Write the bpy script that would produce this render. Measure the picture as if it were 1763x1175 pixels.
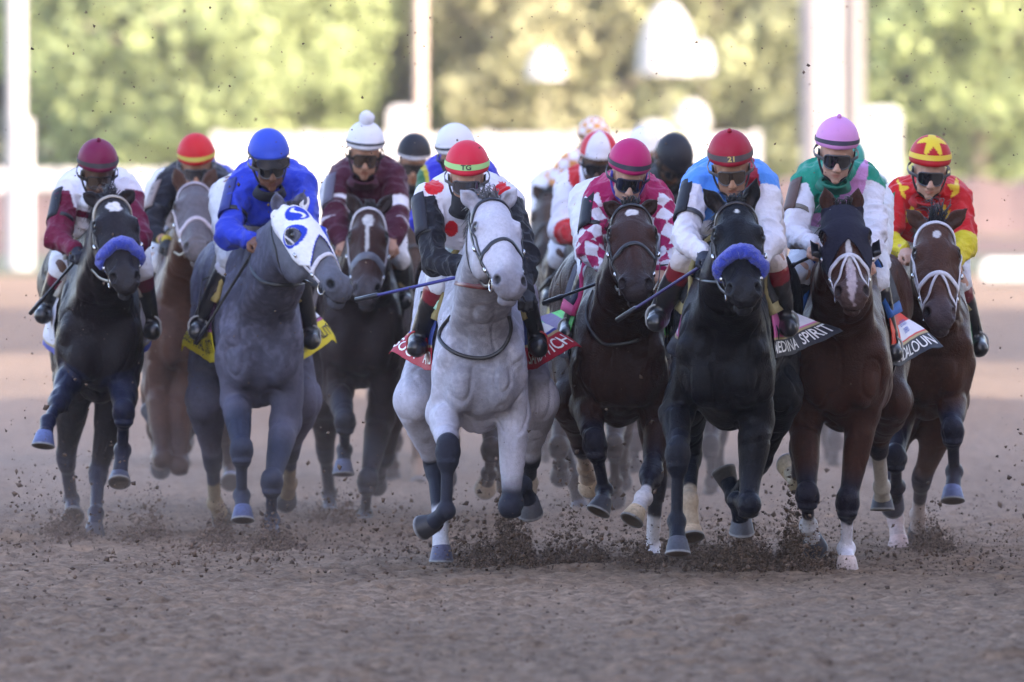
import bpy, math, random
import numpy as np
from mathutils import Vector, Matrix
R = math.radians
for o in list(bpy.data.objects): bpy.data.objects.remove(o)
SC = bpy.context.scene
COL = SC.collection
# ------------------------------------------------------------------ camera
LENS, PW, PH = 430.0, 1763.0, 1175.0
FPX = LENS/36.0*PW
CAMZ, HORIZON = 2.0, 250.0
PITCH = math.atan((PH/2-HORIZON)/FPX)
cam = bpy.data.cameras.new('camera'); cam.lens = LENS; cam.sensor_width = 36
cam.clip_end = 3000; cam.clip_start = 1
cam.dof.use_dof = True; cam.dof.focus_distance = 57.2; cam.dof.aperture_fstop = 4.3
camo = bpy.data.objects.new('camera', cam); COL.objects.link(camo)
camo.location = (0, 0, CAMZ); camo.rotation_euler = (math.pi/2-PITCH, 0, 0)
SC.camera = camo
def P(px, py, Y):
    """world point at distance Y along the track for a place measured on the photograph"""
    dx = (px-PW/2)/FPX; dz = -(py-PH/2)/FPX
    ry = math.cos(PITCH)+dz*math.sin(PITCH); rz = -math.sin(PITCH)+dz*math.cos(PITCH)
    t = Y/ry
    return np.array([dx*t, Y, CAMZ+rz*t])
# ------------------------------------------------------------------ world and sun
SUN_EL, SUN_AZ = R(27), R(45)       # sun stands behind the camera, to its right
w = bpy.data.worlds.new('World'); SC.world = w; w.use_nodes = True
nt = w.node_tree; bg = nt.nodes['Background']
sky = nt.nodes.new('ShaderNodeTexSky'); sky.sky_type = 'NISHITA'; sky.sun_disc = False
sky.sun_elevation = SUN_EL; sky.sun_rotation = math.pi-SUN_AZ
sky.air_density = 1.0; sky.dust_density = 2.5; sky.ozone_density = 1.0
tint = nt.nodes.new('ShaderNodeVectorMath'); tint.operation = 'MULTIPLY'; tint.inputs[1].default_value = (1.07, .97, 1.02); nt.links.new(sky.outputs[0], tint.inputs[0]); nt.links.new(tint.outputs[0], bg.inputs[0]); bg.inputs[1].default_value = 0.15
sl = bpy.data.lights.new('sun', 'SUN'); sl.energy = 2.0; sl.angle = R(0.5); sl.color = (1.0, 0.90, 0.78)
slo = bpy.data.objects.new('sun', sl); COL.objects.link(slo)
sd = Vector((math.sin(SUN_AZ)*math.cos(SUN_EL), -math.cos(SUN_AZ)*math.cos(SUN_EL), math.sin(SUN_EL)))
slo.rotation_euler = sd.to_track_quat('Z', 'Y').to_euler()
SC.view_settings.view_transform = 'Standard'; SC.view_settings.look = 'None'
SC.view_settings.exposure = 2.5; SC.view_settings.gamma = 1.0
SC.cycles.use_denoising = True
SC.cycles.max_bounces = 6; SC.cycles.diffuse_bounces = 3; SC.cycles.volume_bounces = 1
SC.cycles.transparent_max_bounces = 6; SC.cycles.caustics_reflective = False; SC.cycles.caustics_refractive = False
SC.cycles.volume_step_rate = 4; SC.cycles.volume_max_steps = 64
rng = np.random.default_rng(7); random.seed(7)
# ------------------------------------------------------------------ materials
def srgb(h):
    h = h.lstrip('#'); c = [int(h[i:i+2], 16)/255 for i in (0, 2, 4)]
    return tuple((x/12.92 if x <= .04045 else ((x+.055)/1.055)**2.4) for x in c)
MATS = {}
def mat(name, col=(.5,.5,.5), rough=.6, spec=.5, metal=0, attr=False, noise=0, nscale=20, bump=0, bscale=60, sheen=0, coat=0, trans=0, stretch=None, bdist=.02, dirt=0):
    if name in MATS: return MATS[name]
    m = bpy.data.materials.new(name); m.use_nodes = True; n = m.node_tree; L = n.links; b = n.nodes['Principled BSDF']
    b.inputs['Roughness'].default_value = rough; b.inputs['Specular IOR Level'].default_value = spec
    b.inputs['Metallic'].default_value = metal; b.inputs['Sheen Weight'].default_value = sheen
    b.inputs['Coat Weight'].default_value = coat; b.inputs['Transmission Weight'].default_value = trans
    if attr:
        a = n.nodes.new('ShaderNodeAttribute'); a.attribute_name = 'Col'; src = a.outputs['Color']
    else:
        a = n.nodes.new('ShaderNodeRGB'); a.outputs[0].default_value = (*col, 1); src = a.outputs[0]
    tc = n.nodes.new('ShaderNodeTexCoord'); vec = tc.outputs['Object']
    if stretch:
        mp = n.nodes.new('ShaderNodeMapping'); mp.inputs['Scale'].default_value = stretch; L.new(vec, mp.inputs[0]); vec = mp.outputs[0]
    if noise:
        t = n.nodes.new('ShaderNodeTexNoise'); t.inputs['Scale'].default_value = nscale; t.inputs['Detail'].default_value = 5; t.inputs['Roughness'].default_value = .65
        L.new(vec, t.inputs['Vector'])
        mr = n.nodes.new('ShaderNodeMapRange'); mr.inputs[1].default_value = .3; mr.inputs[2].default_value = .7
        mr.inputs[3].default_value = 1-noise; mr.inputs[4].default_value = 1+noise; L.new(t.outputs[0], mr.inputs[0])
        mx = n.nodes.new('ShaderNodeVectorMath'); mx.operation = 'SCALE'; L.new(src, mx.inputs[0]); L.new(mr.outputs[0], mx.inputs['Scale']); src = mx.outputs[0]
    if dirt:
        t = n.nodes.new('ShaderNodeTexNoise'); t.inputs['Scale'].default_value = 45; t.inputs['Detail'].default_value = 6; t.inputs['Roughness'].default_value = .8
        L.new(tc.outputs['Object'], t.inputs['Vector'])
        mr = n.nodes.new('ShaderNodeMapRange'); mr.inputs[1].default_value = .60; mr.inputs[2].default_value = .70; mr.inputs[4].default_value = dirt; L.new(t.outputs[0], mr.inputs[0])
        mx = n.nodes.new('ShaderNodeMix'); mx.data_type = 'RGBA'; L.new(mr.outputs[0], mx.inputs[0]); L.new(src, mx.inputs[6]); mx.inputs[7].default_value = (.13, .095, .07, 1); src = mx.outputs[2]
    L.new(src, b.inputs['Base Color'])
    if bump:
        t = n.nodes.new('ShaderNodeTexNoise'); t.inputs['Scale'].default_value = bscale; t.inputs['Detail'].default_value = 4
        L.new(vec, t.inputs['Vector'])
        bp = n.nodes.new('ShaderNodeBump'); bp.inputs['Strength'].default_value = bump; bp.inputs['Distance'].default_value = bdist
        L.new(t.outputs[0], bp.inputs['Height']); L.new(bp.outputs[0], b.inputs['Normal'])
    MATS[name] = m; return m
# ------------------------------------------------------------------ object helpers
def tag(o, label=None, cat=None, group=None, kind=None):
    if label: o['label'] = label
    if cat: o['category'] = cat
    if group: o['group'] = group
    if kind: o['kind'] = kind
    return o
def empty(name, loc):
    o = bpy.data.objects.new(name, None); COL.objects.link(o); o.location = tuple(loc); o.empty_display_size = .1
    return o
def mesh(name, V, F, m, parent=None, col=None, smooth=True):
    """V (n,3) world coordinates, F (m,k) or list of faces"""
    V = np.asarray(V, dtype=np.float64).reshape(-1, 3)
    off = np.array(root_loc(parent)) if parent is not None else np.zeros(3)
    me = bpy.data.meshes.new(name)
    if isinstance(F, np.ndarray):
        n, k = F.shape
        me.vertices.add(len(V)); me.vertices.foreach_set('co', (V-off).astype(np.float32).ravel())
        me.loops.add(n*k); me.loops.foreach_set('vertex_index', F.astype(np.int32).ravel())
        me.polygons.add(n); me.polygons.foreach_set('loop_start', np.arange(0, n*k, k, dtype=np.int32))
        me.update(calc_edges=True)
    else:
        me.from_pydata([tuple(v) for v in V-off], [], [tuple(int(i) for i in f) for f in F]); me.update()
    if smooth: me.polygons.foreach_set('use_smooth', np.ones(len(me.polygons), dtype=bool))
    if col is not None:
        ca = me.color_attributes.new('Col', 'FLOAT_COLOR', 'POINT')
        c = np.ones((len(V), 4), dtype=np.float32); c[:, :3] = col; ca.data.foreach_set('color', c.ravel())
    me.materials.append(m)
    o = bpy.data.objects.new(name, me); COL.objects.link(o)
    if parent is not None: o.parent = parent
    return o
def root_loc(p):
    l = Vector((0, 0, 0))
    while p is not None: l += p.location; p = p.parent
    return tuple(l)
class MB:
    """collects plain shapes into one mesh"""
    def __init__(s): s.v = []; s.f = []; s.c = []; s.n = 0
    def add(s, V, F, col=None):
        V = np.asarray(V, float).reshape(-1, 3); s.v.append(V)
        s.f += [tuple(int(i)+s.n for i in f) for f in F]; s.n += len(V)
        s.c.append(np.tile(np.array(col if col is not None else (.5, .5, .5)), (len(V), 1)))
    def box(s, lo, hi, col=None, bev=0):
        x0, y0, z0 = lo; x1, y1, z1 = hi
        if bev:
            bm_v = []; 
            for z, i in ((z0, bev), (z0+bev, 0), (z1-bev, 0), (z1, bev)):
                bm_v += [(x0+i, y0+i, z), (x1-i, y0+i, z), (x1-i, y1-i, z), (x0+i, y1-i, z)]
            F = [(3, 2, 1, 0), (12, 13, 14, 15)]
            for r in range(3):
                for k in range(4): F.append((r*4+k, r*4+(k+1) % 4, r*4+4+(k+1) % 4, r*4+4+k))
            s.add(bm_v, F, col); return
        V = [(x0,y0,z0),(x1,y0,z0),(x1,y1,z0),(x0,y1,z0),(x0,y0,z1),(x1,y0,z1),(x1,y1,z1),(x0,y1,z1)]
        s.add(V, [(3,2,1,0),(4,5,6,7),(0,1,5,4),(1,2,6,5),(2,3,7,6),(3,0,4,7)], col)
    def tube(s, pts, rad, n=8, col=None, flat=None, N=None, cap=True):
        """flat=(w,t): ribbon of width w, thickness t with face normal N per point"""
        pts = [np.asarray(p, float) for p in pts]; V = []; m = len(pts)
        up = np.array((0, 0, 1.)); prev = None
        for i, p in enumerate(pts):
            d = pts[min(i+1, m-1)]-pts[max(i-1, 0)]; d = d/(np.linalg.norm(d)+1e-9)
            if N is not None: a = np.cross(d, N[i])
            else:
                if prev is None:
                    a = np.cross(d, up)
                    if np.linalg.norm(a) < .1: a = np.cross(d, np.array((1., 0, 0)))
                else: a = prev-d*np.dot(prev, d)
            a = a/(np.linalg.norm(a)+1e-9); b = np.cross(a, d); prev = a
            r = rad[i] if hasattr(rad, '__len__') else rad
            for k in range(n):
                t = 2*math.pi*k/n; c_, s_ = math.cos(t), math.sin(t)
                if flat:
                    e = .45
                    c_ = math.copysign(abs(c_)**e, c_)*flat[0]/2; s_ = math.copysign(abs(s_)**e, s_)*flat[1]/2
                    V.append(p+a*c_+b*s_)
                else: V.append(p+(a*c_+b*s_)*r)
        F = []
        for i in range(m-1):
            for k in range(n): F.append((i*n+k, i*n+(k+1) % n, (i+1)*n+(k+1) % n, (i+1)*n+k))
        if cap: F += [tuple(range(n-1, -1, -1)), tuple((m-1)*n+k for k in range(n))]
        s.add(V, F, col)
    def ball(s, c, r, col=None, nu=16, nv=10, M=None, t0=0, t1=math.pi):
        V = []; r = np.array(r if hasattr(r, '__len__') else (r, r, r), float)
        for j in range(nv+1):
            t = t0+(t1-t0)*j/nv
            for i in range(nu):
                a = 2*math.pi*i/nu; p = np.array((math.sin(t)*math.cos(a), math.sin(t)*math.sin(a), math.cos(t)))*r
                V.append(np.asarray(c)+(M@p if M is not None else p))
        F = [(j*nu+i, (j+1)*nu+i, (j+1)*nu+(i+1) % nu, j*nu+(i+1) % nu) for j in range(nv) for i in range(nu)]
        s.add(V, F, col)
    def build(s, name, m, parent=None, smooth=True):
        return mesh(name, np.concatenate(s.v), s.f, m, parent, np.concatenate(s.c), smooth)
def spline(pts, n=8):
    pts = [np.asarray(p, float) for p in pts]
    if len(pts) < 3: return [pts[0]+(pts[-1]-pts[0])*i/n for i in range(n+1)]
    out = []; q = [2*pts[0]-pts[1]]+pts+[2*pts[-1]-pts[-2]]
    for i in range(1, len(q)-2):
        for k in range(n):
            t = k/n
            out.append(.5*((2*q[i])+(-q[i-1]+q[i+1])*t+(2*q[i-1]-5*q[i]+4*q[i+1]-q[i+2])*t*t+(-q[i-1]+3*q[i]-3*q[i+1]+q[i+2])*t**3))
    out.append(pts[-1]); return out
def unit(v): v = np.asarray(v, float); return v/(np.linalg.norm(v)+1e-12)
_lat = rng.random((32, 32, 32)).astype(np.float32)
def vnoise(p, s, seed=0):
    q = np.asarray(p)*s+seed*7.31; i = np.floor(q).astype(int); f = q-i; f = f*f*(3-2*f); o = 0
    for a in (0, 1):
        for b in (0, 1):
            for c in (0, 1):
                o = o+_lat[(i[..., 0]+a) % 32, (i[..., 1]+b) % 32, (i[..., 2]+c) % 32]*(f[..., 0] if a else 1-f[..., 0])*(f[..., 1] if b else 1-f[..., 1])*(f[..., 2] if c else 1-f[..., 2])
    return o-.5
# ------------------------------------------------------------------ implicit surfaces (bodies grow as one continuous skin)
class Field:
    def __init__(s): s.prims = []
    def rc(s, A, B, ra, rb, k=.04, ax=None, sc=1., sub=False):
        s.prims.append(('c', np.asarray(A, float), np.asarray(B, float), ra, rb, k, None if ax is None else unit(ax), sc, sub))
    def el(s, C, r, M=None, k=.04, sub=False):
        s.prims.append(('e', np.asarray(C, float), np.asarray(r, float), M, None, k, None, 1., sub))
    def bounds(s):
        lo = np.full(3, 1e9); hi = -lo
        for p in s.prims:
            if p[8]: continue
            l, h = s.box(p, 0); lo = np.minimum(lo, l); hi = np.maximum(hi, h)
        return lo, hi
    def box(s, p, pad):
        if p[0] == 'c':
            r = max(p[3], p[4])*max(1, p[7])+pad
            return np.minimum(p[1], p[2])-r, np.maximum(p[1], p[2])+r
        r = p[2].max()+pad
        return p[1]-r, p[1]+r
    def dist(s, p, X):
        if p[0] == 'c':
            A, B = p[1], p[2]; AB = B-A; L2 = max(AB@AB, 1e-9)
            q = X-A; t = np.clip((q@AB)/L2, 0, 1)[..., None]; q = q-t*AB
            if p[6] is not None: q = q+p[6]*(q@p[6])[..., None]*(1/p[7]-1)
            r = p[3]+(p[4]-p[3])*t[..., 0]
            d = np.sqrt((q*q).sum(-1))-r
            return d*min(1, p[7])
        q = X-p[1]
        if p[3] is not None: q = q@p[3]          # columns are the local axes
        a = q/p[2]; k0 = np.sqrt((a*a).sum(-1)); b = a/p[2]; k1 = np.sqrt((b*b).sum(-1))+1e-9
        return k0*(k0-1)/k1
    def solve(s, h, disp=None):
        s.h = h; lo, hi = s.bounds(); lo = lo-h*4; hi = hi+h*4
        n = np.ceil((hi-lo)/h).astype(int)+1; s.lo = lo; s.n = n
        D = np.full(n, .2, dtype=np.float32)
        ax = [lo[i]+h*np.arange(n[i]) for i in range(3)]
        for p in s.prims:
            k = p[5]; l, g = s.box(p, k+2*h)
            i0 = np.clip(np.floor((l-lo)/h).astype(int), 0, n-1); i1 = np.clip(np.ceil((g-lo)/h).astype(int)+1, 1, n)
            if (i1 <= i0).any(): continue
            X = np.stack(np.meshgrid(*[ax[i][i0[i]:i1[i]] for i in range(3)], indexing='ij'), -1).astype(np.float32)
            d = s.dist(p, X); sl_ = tuple(slice(i0[i], i1[i]) for i in range(3)); a = D[sl_]
            if p[8]:
                d = -d; hh = np.maximum(k-np.abs(a-d), 0)/max(k, 1e-6); D[sl_] = np.maximum(a, d)+hh*hh*k*.25
            else:
                hh = np.maximum(k-np.abs(a-d), 0)/max(k, 1e-6); D[sl_] = np.minimum(a, d)-hh*hh*k*.25
        s.D = D; return s
    def sample(s, X):
        q = (np.asarray(X)-s.lo)/s.h; q = np.clip(q, 0, s.n-1.001); i = q.astype(int); f = q-i; o = 0
        for a in (0, 1):
            for b in (0, 1):
                for c in (0, 1):
                    o = o+s.D[i[..., 0]+a, i[..., 1]+b, i[..., 2]+c]*(f[..., 0] if a else 1-f[..., 0])*(f[..., 1] if b else 1-f[..., 1])*(f[..., 2] if c else 1-f[..., 2])
        return o
    def grad(s, X, e=.012):
        X = np.asarray(X, float); g = np.stack([s.sample(X+np.eye(3)[i]*e)-s.sample(X-np.eye(3)[i]*e) for i in range(3)], -1)
        return g/(np.linalg.norm(g, axis=-1, keepdims=True)+1e-9)
    def cast(s, O, d, off=0., rmax=.7, step=.004):
        """first exit of the body going outward-in: last inside sample along the ray from O"""
        t = np.arange(0, rmax, step); X = O+t[:, None]*unit(d); v = s.sample(X); ins = v < 0
        if not ins.any(): return np.asarray(O, float), 0
        out = np.where(~ins)[0]; first = out[out > np.argmax(ins)]
        i = first[0] if len(first) else len(t)-1
        return O+unit(d)*(t[i]-step*.5+off), t[i]
    def surf(s):
        D = s.D; h = s.h; ins = D < 0; n = s.n
        c = [ins[a:n[0]-1+a, b:n[1]-1+b, g:n[2]-1+g] for a in (0, 1) for b in (0, 1) for g in (0, 1)]
        cnt = sum(x.astype(np.int8) for x in c); act = (cnt > 0) & (cnt < 8)
        idx = np.argwhere(act); N = len(idx); idm = np.full(act.shape, -1, np.int32); idm[act] = np.arange(N)
        offs = np.array([(a, b, g) for a in (0, 1) for b in (0, 1) for g in (0, 1)])
        cv = np.stack([D[idx[:, 0]+o[0], idx[:, 1]+o[1], idx[:, 2]+o[2]] for o in offs], 1)
        S = np.zeros((N, 3)); C = np.zeros(N)
        for i in range(8):
            for j in range(i+1, 8):
                if np.abs(offs[i]-offs[j]).sum() != 1: continue
                m = (cv[:, i] < 0) != (cv[:, j] < 0); t = cv[m, i]/(cv[m, i]-cv[m, j])
                S[m] += offs[i]+t[:, None]*(offs[j]-offs[i]); C[m] += 1
        V = s.lo+h*(idx+S/C[:, None]); F = []
        for ax in range(3):
            o = [0, 0, 0]; o[ax] = 1
            a = ins[:n[0]-o[0], :n[1]-o[1], :n[2]-o[2]]; b = ins[o[0]:, o[1]:, o[2]:]
            e = np.argwhere(a != b); u, w_ = [(1, 2), (2, 0), (0, 1)][ax]
            e = e[(e[:, u] > 0) & (e[:, w_] > 0) & (e[:, u] < n[u]-1) & (e[:, w_] < n[w_]-1)]
            fl = a[e[:, 0], e[:, 1], e[:, 2]]; q = []
            for du, dw in ((-1, -1), (0, -1), (0, 0), (-1, 0)):
                g = e.copy(); g[:, u] += du; g[:, w_] += dw; q.append(idm[g[:, 0], g[:, 1], g[:, 2]])
            q = np.stack(q, 1); q[~fl] = q[~fl][:, ::-1]; F.append(q)
        F = np.concatenate(F); F = F[(F >= 0).all(1)]
        return V, F
def vnormals(V, F):
    a = V[F[:, 2]]-V[F[:, 0]]; b = V[F[:, 3]]-V[F[:, 1]]; fn = np.cross(a, b); N = np.zeros_like(V)
    for k in range(4): np.add.at(N, F[:, k], fn)
    return N/(np.linalg.norm(N, axis=1, keepdims=True)+1e-12)
def segd(V, A, B):
    A = np.asarray(A, float); AB = np.asarray(B, float)-A; t = np.clip(((V-A)@AB)/max(AB@AB, 1e-9), 0, 1)
    return np.linalg.norm(V-A-t[:, None]*AB, axis=1), t
def sstep(a, b, x): t = np.clip((x-a)/(b-a), 0, 1); return t*t*(3-2*t)
# ------------------------------------------------------------------ horses
def bone(px, py, sgn, prev, L, cap=.98):
    """next joint of a chain: seen at (px,py), bone length L, sgn -1 comes toward the camera, +1 goes away"""
    Y = prev[1]
    for _ in range(4):
        q = P(px, py, Y); d2 = math.hypot(q[0]-prev[0], q[2]-prev[2]); Y = prev[1]+sgn*math.sqrt(max(L*L-d2*d2, 0))*cap
    return P(px, py, Y)
def tube_mesh(name, pts, r, m, parent, n=8, flat=None, N=None, col=None):
    b = MB(); b.tube(pts, r, n, col, flat, N); return b.build(name, m, parent)
def text_geo(s, size=1., bold=0.0):
    cu = bpy.data.curves.new('lettering', 'FONT'); cu.body = s; cu.size = size; cu.align_x = 'CENTER'; cu.align_y = 'CENTER'; cu.offset = bold; cu.resolution_u = 3
    o = bpy.data.objects.new('lettering', cu); COL.objects.link(o); dg = bpy.context.evaluated_depsgraph_get()
    me = o.evaluated_get(dg).to_mesh(); V = np.array([v.co[:] for v in me.vertices]); F = [tuple(p.vertices) for p in me.polygons]
    o.evaluated_get(dg).to_mesh_clear(); bpy.data.objects.remove(o); bpy.data.curves.remove(cu); return V, F

class Horse: pass
def make_horse(sp):
    H = Horse(); H.sp = sp; Y0 = sp['Y']; H.Y = Y0; hs = sp.get('s', 1.)
    c = P(*sp['chest'], Y0); zw = sp.get('zw', 1.6); H.zw = zw
    cr = P(*sp.get('croup', sp['chest']), Y0+1.5)
    b = unit((cr[0]-c[0], 1.5, 0)); l = np.array((b[1], -b[0], 0.)); H.b = b; H.l = l
    def pt(x, y, z): return np.array((c[0], Y0, 0.))+l*x*hs+b*y+np.array((0, 0, z))
    H.pt = pt
    f = Field(); H.f = f; wd = sp.get('w', 1.); zup = np.array((0, 0, 1.))
    M = np.stack([l, b, zup], 1)
    f.el(pt(0, .27, zw-.50), (.195*wd, .28, .37), M)
    f.el(pt(0, .06, zw-.56), (.13*wd, .13, .22), M, k=.07)
    for s in (-1, 1):
        f.el(pt(s*.090*wd, .015, zw-.61), (.090*wd, .105, .150), M, k=.03)
        f.rc(pt(s*.09, .38, zw-.14), pt(s*.142*wd, .0, zw-.50), .065, .070, k=.04)
        f.el(pt(s*.155*wd, .27, zw-.60), (.075*wd, .16, .17), M, k=.035)
        f.el(pt(s*.14*wd, 1.42, zw-.20), (.11, .26, .17), M, k=.06)
    f.el(pt(0, .75, zw-.46), (.245*wd, .60, .325), M, k=.08)
    f.el(pt(0, 1.18, zw-.42), (.215*wd, .38, .25), M, k=.08)
    f.rc(pt(0, .28, zw-.06), pt(0, .65, zw-.13), .055, .06, k=.12)
    f.rc(pt(0, .5, zw-.19), pt(0, 1.4, zw-.17), .13, .14, k=.08, ax=l, sc=1.3)
    f.el(pt(0, 1.45, zw-.24), (.215*sp.get('hipw', 1.15), .32, .22), M, k=.08)
    f.rc(pt(0, -.135, zw-.36), pt(0, -.12, zw-.74), .012, .02, k=.05, sub=True)
    for s in (-1, 1):
        f.rc(pt(s*.205*wd, .10, zw-.38), pt(s*.19*wd, .12, zw-.66), .008, .012, k=.03, sub=True)
    # head frame
    hl = .60*sp.get('hs', 1.); poll = P(*sp['poll'], Y0+sp.get('poll_dy', -.55)); mz = bone(*sp['muz'], -1, poll, hl)
    v = unit(mz-poll); f0 = unit(np.array((0, -1., 0))-v*(-v[1])); yaw = R(sp.get('yaw', 0))
    u0 = np.cross(f0, v); fr = f0*math.cos(yaw)+u0*math.sin(yaw); u = np.cross(fr, v); k_ = hl/.60
    H.poll, H.v, H.fr, H.u, H.hk = poll, v, fr, u, k_
    HM = np.stack([u, v, fr], 1)
    lw = sp.get('hw', 1.16)
    def hp(a, b_, c_): return poll+(u*a*lw+v*b_+fr*c_)*k_
    H.hp = hp
    e = lambda C, r, k=.03, sub=False: f.el(hp(*C), np.array(r)*k_*np.array((lw, 1, 1)), HM, k=k, sub=sub)
    # neck
    base = pt(0, .10, zw-.36); thr = hp(0, .14, -.13); mid = (base+thr)*.5+np.array((0, .02, .0))
    nk = sp.get('neck', 1.)
    f.rc(base, mid, .185, .135, k=.10, ax=l, sc=.84*wd*nk)
    f.rc(mid, thr, .135, .10, k=.06, ax=l, sc=.98*nk)
    f.rc(pt(0, .32, zw-.08), hp(0, .03, -.05), .085, .06, k=.10)
    f.rc(pt(0, .2, zw-.22), hp(0, .08, -.08), .12, .075, k=.08, ax=l, sc=.8)
    for s in (-1, 1): f.rc(pt(s*.10, .06, zw-.42), hp(s*.045, .17, -.14), .06, .035, k=.045)
    # head
    e((0, .09, -.02), (.078, .12, .085)); e((0, .20, -.015), (.088, .12, .072))
    for s in (-1, 1):
        e((s*.05, .235, -.105), (.043, .13, .105), k=.035)
        e((s*.078, .195, .012), (.028, .045, .036), k=.025)
        f.rc(hp(s*.075, .235, -.015), hp(s*.055, .38, -.03), .014*k_, .008*k_, k=.03)
        f.rc(hp(s*.052, .30, -.03), hp(s*.045, .50, -.03), .036*k_, .024*k_, k=.05)
        e((s*.040, .550, -.006), (.030, .048, .034), k=.02)
        eb0 = hp(s*.048, .005, -.015); et = P(*sp['ear'][(s+1)//2], poll[1]+.0); L0 = np.linalg.norm(et-eb0); ed = unit(et-eb0); f.rc(eb0, eb0+ed*L0*.55, .034*k_, .033*k_, k=.02, ax=(0, 1, 0), sc=.6); f.rc(eb0+ed*L0*.5, et, .032*k_, .006*k_, k=.015, ax=(0, 1, 0), sc=.6)
        f.el(eb0+ed*L0*.52+np.array((0, -.022, 0)), np.array((.018, L0*.36, .016)), np.stack([unit(np.cross(ed, (0, -1., 0))), ed, unit(np.array((0, -1., 0)))], 1), k=.01, sub=True)
    f.rc(hp(0, .18, .005), hp(0, .50, .0), .066*k_, .040*k_, k=.04, ax=u, sc=1.0)
    f.rc(hp(0, .25, -.10), hp(0, .56, -.075), .055*k_, .026*k_, k=.04, ax=u, sc=.8)
    e((0, .55, -.035), (.056, .062, .052)); e((0, .60, -.040), (.044, .024, .034), k=.02); e((0, .588, -.088), (.036, .034, .026), k=.015)
    for s in (-1, 1):
        e((s*.058, .562, .010), (.019, .028, .020), k=.010, sub=True)
        e((s*.100, .200, .022), (.020, .026, .020), k=.010, sub=True)
    e((0, .60, -.062), (.05, .05, .005), k=.006, sub=True)
    # legs
    J = {}; H.J = J; paints = []; H.hoofs = []
    for nm, s in (('FL', -1), ('FR', 1)):
        q = sp[nm]
        if q is None: continue
        eb = P(*q['e'][:2], Y0+q.get('edy', .16)); kn = bone(*q['k'], eb, .40); fe = bone(*q['f'], kn, .27); ho = bone(*q['h'], fe, .135)
        sh = pt(s*.148*wd, .06, zw-.58)
        f.rc(sh, eb, .078, .075, k=.05); f.rc(eb, kn, .076, .040, k=.03)
        m1 = eb+(kn-eb)*.28; f.rc(m1+np.array((0, -.025, .03)), eb+(kn-eb)*.6, .058, .03, k=.04)
        d = unit(fe-kn); f.rc(kn-d*.035, kn+d*.045, .055, .050, k=.02); f.rc(kn, fe, .030, .027, k=.022); f.rc(kn+np.array((0, .022, -.02)), fe+np.array((0, .020, .01)), .022, .020, k=.012); f.el(kn, (.055, .048, .046), k=.018); f.el(kn+np.array((0, -.012, -.045)), (.048, .042, .022), k=.01)
        f.el(fe, (.045, .045, .043), k=.016); f.rc(fe, ho-(ho-fe)*.15, .033, .040, k=.02)
        J[nm] = (eb, kn, fe, ho); H.hoofs.append((fe, ho, q.get('n'), q.get('hc'), q.get('toe')))
    for nm, s in (('HL', -1), ('HR', 1)):
        q = sp.get(nm)
        if q is None: continue
        st = P(*q['s'], Y0+q.get('sdy', 1.1)); hk = bone(*q['k'], st, .44); fe = bone(*q['f'], hk, .37); ho = bone(*q['h'], fe, .135)
        hip = pt(s*.155*sp.get('hipw', 1.15), 1.5, zw-.30)
        f.rc(hip, st, .145, .105, k=.08, ax=l, sc=.78); f.rc(pt(s*.15*wd, 1.62, zw-.38), st+(hk-st)*.35, .12, .07, k=.06)
        f.rc(st, hk, .10, .042, k=.04); d = unit(fe-hk); f.rc(hk-d*.045, hk+d*.05, .050, .043, k=.02)
        f.rc(hk, fe, .037, .032, k=.03); f.el(fe, (.042, .044, .046), k=.02); f.rc(fe, ho-(ho-fe)*.15, .034, .042, k=.02)
        J[nm] = (st, hk, fe, ho); H.hoofs.append((fe, ho, q.get('n'), q.get('hc'), q.get('toe')))
    f.solve(sp.get('vox', .0085))
    V, F = f.surf(); N = vnormals(V, F)
    V = V+N*(vnoise(V*np.array((1, 1, .6)), 8, 3)*.015+vnoise(V*np.array((1, 1, .5)), 19, 5)*.008+np.minimum(np.abs(vnoise(V*np.array((1, 1, .55)), 11, 8))-.06, .05)*.07)[:, None]*sstep(.35, .75, V[:, 2])[:, None]*(.35+.65*sstep(.25, .45, np.linalg.norm(V-poll, axis=1)))[:, None]
    # coat colour
    base_c = np.array(sp['coat']); colr = np.tile(base_c, (len(V), 1))
    bm = (vnoise(V, 2.2, 11)+vnoise(V, 5, 12)*.5)[:, None]; colr = colr*(1+bm*sp.get('mottle', .25))
    if sp.get('dapple'):
        dp = sstep(-.05, .28, vnoise(V, 36, 21)+.45*vnoise(V, 75, 2)); body = sstep(.7, 1.0, V[:, 2])
        colr = colr*(1+(dp-.4)*sp['dapple']*body)[:, None]
    if sp.get('neckdark') is not None:
        d, t = segd(V, pt(0, -.02, zw-.5), hp(0, .2, -.13)); k = sstep(.22, .08, np.abs((V-pt(0, 0, 0))@l))*sstep(.42, .2, d)
        colr = colr*(1-(1-sp['neckdark'])*k[:, None])
    def blend(k, cc):
        nonlocal colr; k = np.clip(k, 0, 1)[:, None]; colr = colr*(1-k)+np.array(cc)*k
    pc = sp.get('points')
    for nm, j in J.items():
        if pc is not None:
            a, kn, fe, ho = j; st = sp.get('pstart', .45) if nm[0] == 'F' else .75
            d, t = segd(V, a, kn); blend((d < .13)*sstep(st, min(st+.35, 1), t+vnoise(V, 12, 5)*.12), pc)
            d, t = segd(V, kn+(kn-a)*.02, fe); blend(sstep(.10, .07, d), pc)
            d, t = segd(V, fe, ho); blend(sstep(.12, .08, d), pc)
        sk = sp[nm].get('sock')
        if sk:
            a, kn, fe, ho = j; h_, cc = sk; d, t = segd(V, fe, ho); blend(sstep(.11, .08, d), cc)
            d, t = segd(V, kn, fe); blend((d < .085)*sstep(1-h_-.06, 1-h_+.06, t+vnoise(V, 30, 1)*.15), cc)
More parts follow.
